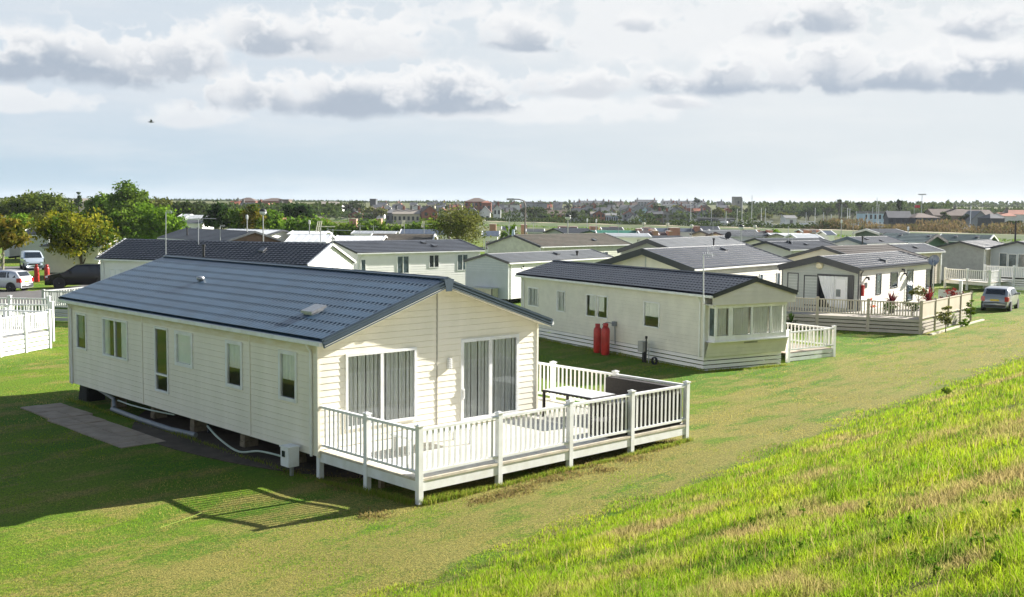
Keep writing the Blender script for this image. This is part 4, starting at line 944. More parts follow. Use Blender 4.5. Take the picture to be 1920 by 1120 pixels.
hM2 = park_home('home with a weathered brown roof and pale sage end wall beside the tall street lamp', PM2, mat('sage_cream', (.62, .64, .50), .6), BROWNT, lod=1, trim=PVC_D, trim_h=.16, per=.28, rows=9, ins=(.12, .1, .3),
    wins=[w('R', 1027, 470, 1034, 480, zz=(1.6, 2.3)), w('R', 1055, 468, 1068, 480, zz=(1.6, 2.3), pane=BLIND), w('R', 1100, 468, 1108, 480, zz=(1.6, 2.3), pane=BLIND), w('R', 1132, 467, 1140, 480, zz=(1., 2.3), pane=PANE_B)], vents=[px_roof(PM2, 1114, 452, 1)])
aerial(hM2, 954, 470, 420, 96, 'none')
mb = MB(); mb.tube([(3.235, .05, 3.7), (3.235, .05, 4.25)], [.14, .10], 8); mb.build('ridge_finial', mat('finial_blue', (.45, .55, .62), .5), hM2)
PM3 = (8.15, 85.58, -.546, 4.99, 16.85, 2.88, 3.74)
hM3 = park_home('pale grey home with thick black gable edges, right behind the wide cream gabled home', PM3, GREYB, LGREY, lod=1, trim=PVC_D, trim_h=.32, per=.3, rows=9, ins=(.12, .4, .3), flues=[(*px_roof(PM3, 1338, 463, 1), .7)],
    wins=[w('F', 1203, 463, 1209, 467, zz=(2.75, 2.95)), w('F', 1237, 463, 1243, 467, zz=(2.75, 2.95)), w('F', 1218, 466, 1226, 480, zz=(.9, 2.4))])
PM4 = (4.60, 62.60, -.680, 6.48, 12.29, 2.88, 3.83)
hM4 = park_home('wide cream gabled home with thick black gable edges behind the bay windowed home', PM4, CREAM_D, MGREY, lod=1, trim=PVC_D, trim_h=.34, per=.22, rows=10, ins=(.12, .4, .3), skirt=WHITEB,
    wins=[w('R', 1346, 512, 1350, 517, zz=(1.7, 2.2)), w('R', 1388, 511, 1396, 520, m=1, zz=(1.3, 2.3)), w('R', 1424, 511, 1430, 524, zz=(1.2, 2.3), pane=PANE_B), w('R', 1456, 509, 1462, 523, zz=(1.2, 2.3), pane=PANE_B)], vents=[px_roof(PM4, 1358, 470, 1)])
fr = frame_of(PM4, 'F', (.12, .4, .3))[0]; mb = MB(fr); mb.box(3.08, 3.16, -.01, .03, .4, 3.6); mb.build('panel_joint', GREYB, hM4)
aerial(hM4, 1327, 478, 466, 61, 'small')
PH4 = (18.09, 73.80, -.819, 6.0, 8.46, 2.88, 3.70)
hH4 = park_home('home with a dark brown roof immediately behind the grey dark trimmed home', PH4, MAGNOLIA, DBROWNT, lod=1, trim=PVC_D, trim_h=.18, per=.28, rows=8, ins=(.12, .1, .3))
PH5 = (23.00, 82.54, -.844, 3.66, 12.0, 2.92, 3.45)
hH5 = park_home('pink beige home with a grey roof just right of the dark brown roofed home', PH5, mat('pink_beige', (.70, .60, .48), .6), MGREY, lod=1, trim=PVC, trim_h=.12, per=.3, rows=6, wins=[w('R', 1763, 478, 1766, 497, pane=PANE_B)], vents=[px_roof(PH5, 1717, 466, 1)])
PH6 = (31.46, 109.94, -.844, 4.23, 7.72, 2.89, 3.49)
hH6 = park_home('home with a dark fronted gable and a short black flue, behind the dark brown roof', PH6, BLUEGREY, MGREY, lod=1, trim=mat('navy_trim', (.06, .10, .14), .4), trim_h=.3, per=.3, rows=6, vents=[px_roof(PH6, 1625, 450, 1), px_roof(PH6, 1653, 453, 1)], flues=[(*px_roof(PH6, 1617, 457, 1), .7)])
PG1 = (22.02, 106.46, -1.074, 3.99, 8.27, 2.94, 3.37); PG2 = (19.25, 92.28, -.867, 4.72, 7.66, 2.91, 3.47)
park_home('cream home with a thin dark gable edge, just behind the one carrying a round dish', PG1, OFFW, LGREY, lod=2, trim=PVC_D, trim_h=.14, per=.3, rows=6)
hG2 = park_home('cream home carrying a round satellite dish, next back from the wide black gabled home', PG2, OFFW, MGREY, lod=2, trim=PVC_D, trim_h=.16, per=.3, rows=6, vents=[px_roof(PG2, 1512, 460, 1)], wins=[w('R', 1488, 470, 1494, 480, zz=(1.2, 2.3))])
dish(hG2, 1478, 459, 91.5, .34, BLACKM); aerial(hG2, 1478, 470, 424, 91.5, 'none'); aerial(hG2, 1485, 520, 446, 91.0, 'none')
dish(hM3, 1366, 442, 97, .34, BLACKM)
PH8 = (38.17, 99.80, -.659, 3.16, 11.0, 2.93, 3.40)
hH8 = park_home('home with a plain dark grey end wall and cream side behind the silver hatchback', (37.3, 97.4, -.659, 4.2, 9.5, 2.93, 3.45), mat('warm_cream', (.74, .66, .52), .6), DGREY, lod=2, trim=PVC_D, trim_h=.14, per=.3, rows=6, wins=[w('R', 1844, 470, 1847, 488, zz=(1., 2.3), pane=PANE_B), w('R', 1830, 470, 1832, 488, zz=(1., 2.3), pane=PANE_B)], zb=.0)
fr = frame_of((0, 0, 0, 4.2, 9.5, 0, 0), 'F', (.12, .35, .25))[0]; mb = MB(fr); mb.quad((.02, .02, 0), (3.94, .02, 0), (3.94, .02, 2.9), (1.98, .02, 3.38), (.02, .02, 2.9)); mb.build('end_panel', mat('plain_grey_panel', (.36, .37, .36), .6), hH8)
PH9 = (41.57, 96.37, -.833, 4.96, 12.0, 2.91, 3.55)
hH9 = park_home('blue grey home at the right edge with tall windows over a white railed deck', PH9, BLUEGREY, DGREY, lod=1, trim=PVC_D, trim_h=.16, per=.3, rows=6, zb=.5, ins=(.12, .3, .3), wins=[w('F', 1874, 474, 1888, 502, pane=PANE_B), w('F', 1891, 476, 1906, 503, pane=PANE_B), w('F', 1909, 476, 1925, 503, pane=PANE_B)])
PH10 = (42.58, 113.74, .823, 5.93, 5.7, 2.87, 3.70)
park_home('home with a grey green tiled roof and a black framed porch gable near the reeds', PH10, mat('dark_green_boards', (.05, .12, .08), .6), GREENT, lod=2, trim=BLACKM, trim_h=.3, per=.4, rows=6, corner=None, vents=[px_roof(PH10, 1689, 442, -1), px_roof(PH10, 1742, 444, -1)])
PH11 = (50.93, 118.04, .910, 3.93, 5.56, 2.91, 3.56)
park_home('rightmost home with a shiny grey green roof under the reed bank', PH11, mat('dark_green_boards', (.05, .12, .08), .6), GREENT, lod=2, trim=PVC, trim_h=.14, per=.4, rows=6, corner=None, vents=[px_roof(PH11, 1792, 445, -1), px_roof(PH11, 1832, 446, -1)])
park_home('home with a white edged gable and dark green walls, closest to the reed bank', (50.01, 162.27, -1.255, 6.2, 5.15, 2.96, 3.51), mat('dark_green_boards', (.05, .12, .08), .6), MGREY, lod=2, trim=PVC, trim_h=.3, per=.5, rows=5, corner=None)
park_home('small dark fronted home just behind the weathered brown roof, seen gable on', (10.56, 113.99, -1.289, 6.18, 5.73, 3.02, 3.37), BLUEGREY, MGREY, lod=2, trim=PVC_D, trim_h=.16, per=.5, rows=5)
park_home('pale sage gabled home with twin small gable windows, right of the pink brick ends', (22.37, 139.45, -.921, 3.5, 8.0, 3.0, 3.45), GREYSAGE, LGREY, lod=2, trim=PVC_D, trim_h=.2, per=.5, rows=5, wins=[dict(k='F', r=(1.0, 1.4, 1.8, 2.7)), dict(k='F', r=(1.8, 2.2, 1.8, 2.7))])
hD5 = park_home('pale gabled home right beside the one with twin gable windows', (23.68, 135.39, -1.045, 3.69, 7.15, 2.95, 3.35), WHITEB, LGREY, lod=2, trim=PVC_D, trim_h=.2, per=.5, rows=5)
park_home('sage gabled home with a cream roof in the row before the reed bank', (29.20, 127.99, -.964, 3.69, 5.85, 2.94, 3.36), GREYSAGE, WHITER, lod=2, trim=PVC_D, trim_h=.08, per=.5, rows=5)
park_home('pale gabled home with a dark roof beyond the palm and tall street lamp', (4.06, 146.89, -1.012, 4.84, 5.4, 2.92, 3.46), GREYB, DGREY, lod=2, trim=PVC_D, trim_h=.14, per=.5, rows=5)
park_home('pale gabled home with a green edge next to the bright green roof', (8.52, 140.02, -1.074, 4.70, 6.0, 2.99, 3.33), OFFW, GREENR, lod=2, trim=mat('dark_green_trim', (.03, .08, .06), .5), trim_h=.14, per=.5, rows=5)
PD13 = (-25.41, 97.59, .702, 5.77, 14.84, 2.88, 3.78)
hD13 = park_home('home with a plain dark roof and brown clad gable, behind the zigzag roof', PD13, BROWNB, DGREY, lod=1, trim=mat('grey_trim', (.12, .13, .14), .5), trim_h=.16, per=.3, rows=9, ins=(.12, .3, .3), corner=None, flues=[(*px_roof(PD13, 351, 442, -1), .8)])
aerial(hD13, 413, 452, 424, 96, 'small'); aerial(hD13, 463, 440, 404, 101, 'none')
park_home('white ribbed roofed home right behind the brown clad gable', (-26.2, 117, 1.05, 5.56, 8, 2.97, 3.5), WHITEB, WHITER, lod=2, trim=PVC_D, trim_h=.16, per=.6, rows=1)

def roof_px(label, x0, y0, x1, y1, D, wallm, roofm, depth=6., wins=0, ridge_drop=.5, cat='park home', name='park_home', group=None, rows=5, trim=PVC, per=.5, zg=None):
    """home seen broadside: the roof spans x0..x1 on the picture, ridge y0, eave y1"""
    a = at(x0, y1, D); b = at(x1, y1, D); L = (b-a).length; zr = at((x0+x1)/2, y0, D+depth/2).z; ze = at((x0+x1)/2, y1, D).z
    zr = max(zr, ze+.25); th = -math.pi/2+math.atan2(b.y-a.y, b.x-a.x)
    # eave side (u=W) faces the camera
    c, s = math.cos(th), math.sin(th); x = a.x-c*depth; y = a.y-s*depth
    Pn = (x, y, th, depth, L, ze, zr); ws = []
    for k in range(wins): s0 = (k+.5)*L/wins; ws.append(dict(k='R', r=(s0-.4, s0+.4, ze-1.5, ze-.5)))
    return park_home(label, Pn, wallm, roofm, lod=2, trim=trim, trim_h=.14, per=per, rows=rows, wins=ws, cat=cat, name=name, group=group, corner=None, downs=False, zground=G0, gut=PVC)
roof_px('long flat looking white roof with an upturned end, beyond the long white boarded home', 658, 434, 742, 439, 128, WHITEB, WHITER, 5)
roof_px('blue grey tiled roof left of the big loose tree, among the aerials', 748, 431, 845, 440, 128, WHITEB, mat('blue_grey_tiles', (.10, .13, .18), .5), 5)
roof_px('blue grey tiled roof with big windows under it, right of the big loose tree', 903, 434, 937, 443, 120, WHITEB, mat('blue_grey_tiles', (.10, .13, .18), .5), 5, wins=3)
roof_px('grey brown roof line just behind the long white boarded home', 690, 439.5, 812, 452, 99, MAGNOLIA, BROWNT, 6)
roof_px('white ribbed roof left of the grey brown one, with a black flue', 622, 443, 716, 453, 96, WHITEB, WHITER, 6, per=.6, rows=1)
roof_px('white roofed home with a dark arched dormer behind the long white boarded home', 534, 440, 612, 455, 92, WHITEB, WHITER, 6, per=.6, rows=1)
roof_px('pale rounded roof beyond the arched dormer', 538, 434, 606, 440, 118, WHITEB, WHITER, 6, per=.6, rows=1)
roof_px('bright green roofed low building among the park homes', 1119, 433, 1200, 440.5, 134, WHITEB, GREENR, 5, rows=4)
roof_px('long white walled home in front of the bright green roof', 1140, 441, 1222, 444.5, 108, WHITEB, WHITER, 6)
roof_px('grey roofed home left of the pale gable by the palm', 986, 430, 1022, 435, 150, GREYB, LGREY, 5)
roof_px('dark roofed home behind the pale gable by the palm', 1050, 427.5, 1085, 432, 165, GREYB, DGREY, 5)
roof_px('grey roofed home beyond the bright green roof, with a cream chimney', 1128, 427, 1170, 431.5, 165, GREYB, MGREY, 5)
roof_px('dark roof between two pink brick ends, far row', 1205, 428.5, 1262, 433, 162, PINKB, mat('purple_brown_tiles', (.09, .065, .07), .7), 5)
roof_px('long blue grey roof to the right of the pink brick ends', 1232, 429, 1320, 435, 150, WHITEB, mat('blue_grey_tiles', (.10, .13, .18), .5), 5)
roof_px('plain grey roof under the embankment, above the pale gables', 1300, 425, 1352, 434, 172, WHITEB, MGREY, 5)
roof_px('light grey roof behind the row of pale gables', 1335, 431.5, 1425, 440, 146, WHITEB, LGREY, 5)
roof_px('cream roofed home in front of the brown fences', 1448, 438, 1512, 444, 132, WHITEB, WHITER, 5)
roof_px('pale roofed home with aerials right of the cream roof', 1496, 440, 1546, 449, 112, WHITEB, WHITER, 6)
roof_px('small white home with a blue grey roof beside the brown fence', 1549, 433.5, 1569, 441, 140, WHITEB, mat('blue_grey_tiles', (.10, .13, .18), .5), 5)
roof_px('brown roofed chalet between cream brick ends under the reeds', 1505, 431, 1545, 436, 165, PINKB, mat('purple_brown_tiles', (.09, .065, .07), .7), 5)
roof_px('dark roof behind the cream roofed home', 1420, 434, 1446, 440, 150, PINKB, mat('purple_brown_tiles', (.09, .065, .07), .7), 5)
roof_px('dark brown chalet roof in front between two pink brick ends', 1200, 434, 1226, 441.5, 130, PINKB, mat('purple_brown_tiles', (.09, .065, .07), .7), 5)
roof_px('second dark brown chalet roof right of the pink brick end', 1236, 436, 1254, 441.5, 130, PINKB, mat('purple_brown_tiles', (.09, .065, .07), .7), 5)
roof_px('blue grey roof right of the palm with pink ends behind', 940, 425.5, 968, 431, 175, GREYB, MGREY, 5)
roof_px('dark roofed home at the far left behind the parked people carrier', 30, 430, 95, 441, 118, GREYB, DGREY, 7)
hwl = roof_px('cream walled home under the round autumn tree, its end wall by the road', 74, 454, 188, 463, 92, CREAM_D, LGREY, 6)
def grnd(px, D): a = at(px, 500, D); return a
park_home('white gabled home behind the silver people carrier, a blue notice by its door', (-53.6, 123, -.25, 5.2, 9, 2.9, 3.7), mat('pale_lilac_boards', (.62, .60, .60), .6), DGREY, lod=2, trim=PVC, trim_h=.3, wins=[dict(k='F', r=(.3, 1.3, .9, 2.3), pane=mat('blue_notice', (.05, .35, .6), .4)), dict(k='F', r=(2.6, 3.8, .9, 2.2))])
for i, (x0, x1, y0, y1, D, lab) in enumerate([(333, 352, 402, 407, 190, 'leftmost of the white roofs behind the tall aerial'), (346, 388, 404, 411, 175, 'white curved roof with a pale gable behind the tall aerial'), (338, 378, 413, 419, 150, 'lowest white roof behind the tall aerial'), (0, 20, 428, 436, 120, 'pale roof at the very left edge behind the autumn tree')]):
    roof_px(lab, x0, y0, x1, y1, D, WHITEB, WHITER if i != 2 else LGREY, 5, wins=2)
# firewalls of pink brick
PF = [(1047, 1063, 425, 434, 168), (1069, 1083, 425.5, 434, 168), (1107, 1121, 425, 431, 168), (1145, 1158, 425.5, 431, 168), (1195, 1203, 430, 436, 135), (1221, 1228, 431, 437, 135), (1226, 1234, 434, 442, 129), (1254, 1260, 434.5, 442.5, 129), (1208, 1220, 427, 430.5, 165), (1257, 1275, 428, 432, 150), (1304, 1312, 425, 434, 150), (1419, 1425, 432, 440, 150), (1443, 1449, 432.5, 444, 150), (1516, 1522, 432.5, 440, 150), (1540, 1546, 433, 446, 150), (918, 930, 421, 432, 160), (977, 988, 422, 427, 180), (655, 668, 411, 415, 260), (704, 715, 411, 415, 260)]
for i, (x0, x1, y0, y1, D) in enumerate(PF):
    a = at(x0, y0, D); b = at(x1, y0, D); ob = empty('brick_party_wall', 'short pink brick end wall standing up between the low roofs', 'wall', ((a.x+b.x)/2, D, G0), 0, 'pink brick end walls between the low roofs', absz=True)
    mb = MB(); hw = (b.x-a.x)/2; mb.box(-hw, hw, -.12, 2.5, G0, a.z); mb.build('wall', PINKB, ob); mb = MB(); mb.box(-hw-.05, hw+.05, -.17, 2.55, a.z, a.z+.06); mb.build('coping', mat('coping', (.5, .4, .34), .8), ob)

# ================================================================== left decks, fences
LDL = empty('deck', 'white railed raised deck at the left edge, skirted with slats', 'deck', (-20.24, 45.87, G0), 0, absz=True)
def rel(v, o): return (v[0]-o[0], v[1]-o[1])
O1 = (-20.24, 45.87); A = Vector((-19.94, 47.25)); Bp = Vector((-20.58, 44.67)); dd = (Bp-A).normalized()
ZFl, ZTl = .62, 1.48
cs = [A, A+dd*1.55, A+dd*3.1, A+dd*4.65]
PT = [rel(p, O1) for p in cs]
for p in PT: post_mesh(LDL, p, ZTl+.02, G0-.05, PVC, .14)
for k in range(3): railing(LDL, PT[k], PT[k+1], ZFl, ZTl, G0, PVC, n_bal=11, skirt=4, beam=False, w=.05)
nn_ = Vector((-dd.y, dd.x)); nn_ = nn_ if nn_.x < 0 else -nn_
bk = [rel(A+nn_*t, O1) for t in (0, 2.2, 4.4)]
for p in bk[1:]: post_mesh(LDL, p, ZTl+.02, G0-.05, PVC, .12)
for k in range(2): railing(LDL, bk[k], bk[k+1], ZFl, ZTl, G0, PVC, n_bal=12, beam=False)
mb = MB(); ps = [PT[0], PT[-1], rel(cs[-1]+nn_*5, O1), rel(A+nn_*5, O1)]; mb.quad(*[(p[0], p[1], ZFl) for p in ps]); mb.quad(*[(p[0], p[1], ZFl-.05) for p in ps]); mb.build('floor_boards', DECKM, LDL)
stp = empty('railing', 'white stair railing stepping up behind the deck at the left edge', 'railing', (-20.9, 49.8, G0), 0, absz=True)
O2 = (-20.9, 49.8); q = [(-20.86, 49.75), (-22.9, 49.9), (-24.9, 50.2)]
for k, p in enumerate(q): post_mesh(stp, rel(p, O2), 1.62 if k == 0 else 1.45, G0-.05, PVC, .16)
for k in range(2): railing(stp, rel(q[k], O2), rel(q[k+1], O2), .55, 1.55, G0, PVC, n_bal=10, beam=False)
tp2 = empty('railing', 'farther white stair railing behind the left edge deck', 'railing', (-22.4, 53.5, G0), 0, absz=True); O3 = (-22.4, 53.5); q = [(-22.6, 53.6), (-24.6, 53.8), (-27, 54.2)]
for k, p in enumerate(q): post_mesh(tp2, rel(p, O3), 1.55, G0-.05, PVC, .15)
for k in range(2): railing(tp2, rel(q[k], O3), rel(q[k+1], O3), .45, 1.5, G0, PVC, n_bal=11, beam=False)
gs = empty('garden_sofa', 'dark cushioned bench standing behind the white stair railings', 'bench', (-23.6, 51.6, G0), .1, absz=True); mb = MB(); soft_box(mb, -1, 1, -.35, .35, G0+.3, G0+.55); mb.build('seat', PVC_D, gs); mb = MB(); soft_box(mb, -1, 1, .3, .42, G0+.3, G0+.95); mb.build('backrest', PVC_D, gs)
fn = empty('fence', 'grey white picket fence on slats beyond the far corner of the nearest home', 'fence', (-24.9, 58.4, G0), 0, absz=True); O4 = (-24.9, 58.4)
q = [(-24.95, 58.5), (-23.2, 58.1), (-21.4, 57.7), (-19.6, 57.3)]
for p in q: post_mesh(fn, rel(p, O4), 1.5, G0-.05, GREYB, .13)
for k in range(3): railing(fn, rel(q[k], O4), rel(q[k+1], O4), .5, 1.5, G0, GREYB, n_bal=13, skirt=3, beam=False, w=.07)
q = [(-24.95, 58.5), (-23.5, 62.9), (-22.0, 67.0)]
for p in q[1:]: post_mesh(fn, rel(p, O4), 1.5, G0-.05, GREYB, .13)
for k in range(2): railing(fn, rel(q[k], O4), rel(q[k+1], O4), .5, 1.5, G0, GREYB, n_bal=20, beam=False, w=.07)
# deck in front of the pink beige home, deck of the right edge home
def simple_deck(label, pts, zf, zt, m, skirt, nb, sm_=None, zb_=G0):
    o = empty('deck', label, 'deck', (*pts[0], zb_), 0, absz=True)
    for p in pts: post_mesh(o, rel(p, pts[0]), zt+.03, zb_-.05, m, .15)
    for k in range(len(pts)-1): railing(o, rel(pts[k], pts[0]), rel(pts[k+1], pts[0]), zf, zt, zb_, m, n_bal=nb, skirt=skirt, beam=not skirt, w=.07)
    return o
def XY(px, py): v = G(px, py); return (v.x, v.y)
A_ = XY(1766, 530); B_ = XY(1816, 527); C_ = XY(1830, 520)
d8 = simple_deck('small white picket deck raised over the sunlit lawn, left of the grey end wall', [(35.2, 89.5), (36.2, 87.6), (37.2, 85.8), (38.6, 87.2)], .55, 1.5, PVC, 0, 9)
mb = MB(); mb.quad(*[(p[0], p[1], .53) for p in (rel((35.2, 89.5), (35.2, 89.5)), rel((37.2, 85.8), (35.2, 89.5)), rel((40, 88.6), (35.2, 89.5)), rel((37.6, 91.6), (35.2, 89.5)))]); mb.build('floor_boards', DECKM, d8)
d9 = simple_deck('tall white deck at the right edge, in front of the blue grey home', [(38.44, 89.61), (40.1, 88.05), (41.8, 86.5), (43.6, 84.8)], .75, 1.75, PVC, 5, 15)
pd = empty('parasol_table', 'folded garden furniture standing on the tall white deck at the right edge', 'table', (41.6, 88.6, .75), 0); mb = MB(); mb.lathe([(.5, .68), (.52, .72)], (0, 0, 0), 14); mb.build('tabletop', BLACKM, pd); mb = MB(); mb.lathe([(.05, 0), (.04, .68)], (0, 0, 0), 8); mb.build('leg', BLACKM, pd)
gt = empty('gate', 'white gate post and panel at the back of the beige deck', 'gate', (26.2, 66.0, G0), -.7); mb = MB(); mb.box(-.6, .6, -.03, .03, .2, 1.5); mb.build('panel', PVC, gt); mb = MB(); mb.box(.62, .78, -.08, .08, 0, 2.1); mb.build('post', PVC, gt)

# ================================================================== lamp posts and poles
def lamp_post(label, px, ytop, D, kind, ybase=None, rz=0):
    t = at(px, ytop, D); o = empty('street_lamp', label, 'street lamp', (t.x, D, gh(t.x, D)), rz, absz=True); zg_ = gh(t.x, D)
    if kind == 'globe':
        mb = MB(); mb.tube([(0, 0, zg_), (0, 0, t.z-.55)], [.07, .05], 8); mb.build('pole', GALV, o)
        mb = MB(); mb.lathe([(.12, -.30), (.28, -.18), (.33, 0), (.28, .15), (.02, .28)], (0, 0, t.z-.3), 16); mb.build('globe', mat('lamp_globe', (.7, .72, .72), .3), o, smooth=True)
        mb = MB(); mb.lathe([(.335, .02), (.30, .16), (.05, .30), (.02, .31)], (0, 0, t.z-.3), 16); mb.build('cap', BLACKM, o, smooth=True)
    elif kind == 'arm':
        mb = MB(); mb.tube([(0, 0, zg_), (0, 0, t.z-.6), (-.15, 0, t.z-.15), (-.6, 0, t.z), (-1.1, 0, t.z)], [.09, .07, .06, .05, .05], 8); mb.build('pole', mat('lamp_brown', (.20, .17, .15), .6), o)
        mb = MB(); mb.box(-1.75, -1.05, -.13, .13, t.z-.1, t.z+.08); mb.build('lantern', GALV, o)
    else:
        mb = MB(); mb.tube([(0, 0, zg_), (0, 0, t.z-.4)], [.06, .045], 8); mb.build('pole', GALV, o)
        mb = MB(); mb.lathe([(.09, -.42), (.11, -.3), (.11, -.05), (.02, 0)], (0, 0, t.z), 10); mb.build('lantern', mat('lamp_globe', (.7, .72, .72), .3), o)
    return o
lamp_post('globe lamp with a black cap on a slim pole above the zigzag roof', 493, 391, 98, 'globe'); lamp_post('tall lamp with a curved arm behind the weathered brown roof', 985, 374, 104, 'arm')
lamp_post('small capped lamp on a pole behind the brown clad gable', 463, 403, 100, 'cap'); lamp_post('globe lamp above the roofs right of the palm', 1065, 402, 118, 'globe')
lamp_post('thin lamp post with a flat head by the arched dormer', 580, 413, 110, 'cap'); lamp_post('short lamp among the roofs left of the bright green roof', 1101, 410, 150, 'cap'); lamp_post('short lamp standing just above the bright green roof', 1118, 411, 150, 'cap')
lamp_post('yellow lit globe lamp rising above the roofs at centre right', 1390, 421, 120, 'globe'); lamp_post('pale lamp on a pole before the reeds, left of the red roofed dark house', 1578, 412, 130, 'cap'); lamp_post('white lamp above the grey green roof', 1703, 425, 118, 'cap')
pb = at(1905, 414, 100); po = empty('telegraph_pole', 'dark slim pole rising behind the blue grey home at the right edge', 'pole', (pb.x, 100, G0), 0); mb = MB(); mb.tube([(0, 0, 0), (0, 0, pb.z-G0)], [.1, .07], 8); mb.build('pole', mat('pole_dark', (.03, .03, .035), .6), po)
for i, (px, yt, D, k) in enumerate([(700, 425, 110, 0), (758, 417, 120, 1), (795, 419, 120, 1), (675, 424, 110, 0), (601, 422, 70, 1), (1000, 418, 130, 0), (1207, 417, 130, 2), (1252, 418, 130, 2), (1297, 421, 120, 2), (907, 411, 130, 2), (1337, 418, 110, 0), (1416, 422, 120, 2), (1160, 419, 130, 0), (1650, 425, 118, 0), (955, 408, 110, 0), (1600, 421, 118, 0)]):
    t = at(px, yt, D); o = empty('tv_aerial', ['slim aerial pole with short cross bars', 'pale finned aerial on a slim pole', 'small white dish aerial on a slim pole'][k]+' above the middle distance roofs', 'aerial', (t.x, D, G0), 0, ['barred', 'finned', 'dish shaped'][k]+' aerials above the middle distance roofs', absz=True)
    mb = MB(); mb.tube([(0, 0, 1.), (0, 0, t.z)], .03, 5); mb.build('pole', GALV, o); mb = MB()
    if k == 1:
        mb.tube([(-.2, 0, t.z-.1), (.9, .1, t.z-.1)], .03, 5); [mb.tube([(-.15+q*.12, 0, t.z+.25), (-.3+q*.12, 0, t.z-.45)], .03, 4) for q in range(3)]
    elif k == 2: mb.lathe([(.02, 0), (.14, .03), (.22, .10), (.21, .12), (.1, .06)], (0, 0, t.z-.2), 12, 'y')
    else: mb.tube([(-.3, 0, t.z), (.5, .1, t.z)], .025, 5); [mb.tube([(-.2+q*.2, 0, t.z-.12), (-.2+q*.2, 0, t.z+.12)], .018, 4) for q in range(3)]
    mb.build('head', mat('aerial_white', (.75, .72, .6), .4) if k else GALV, o)
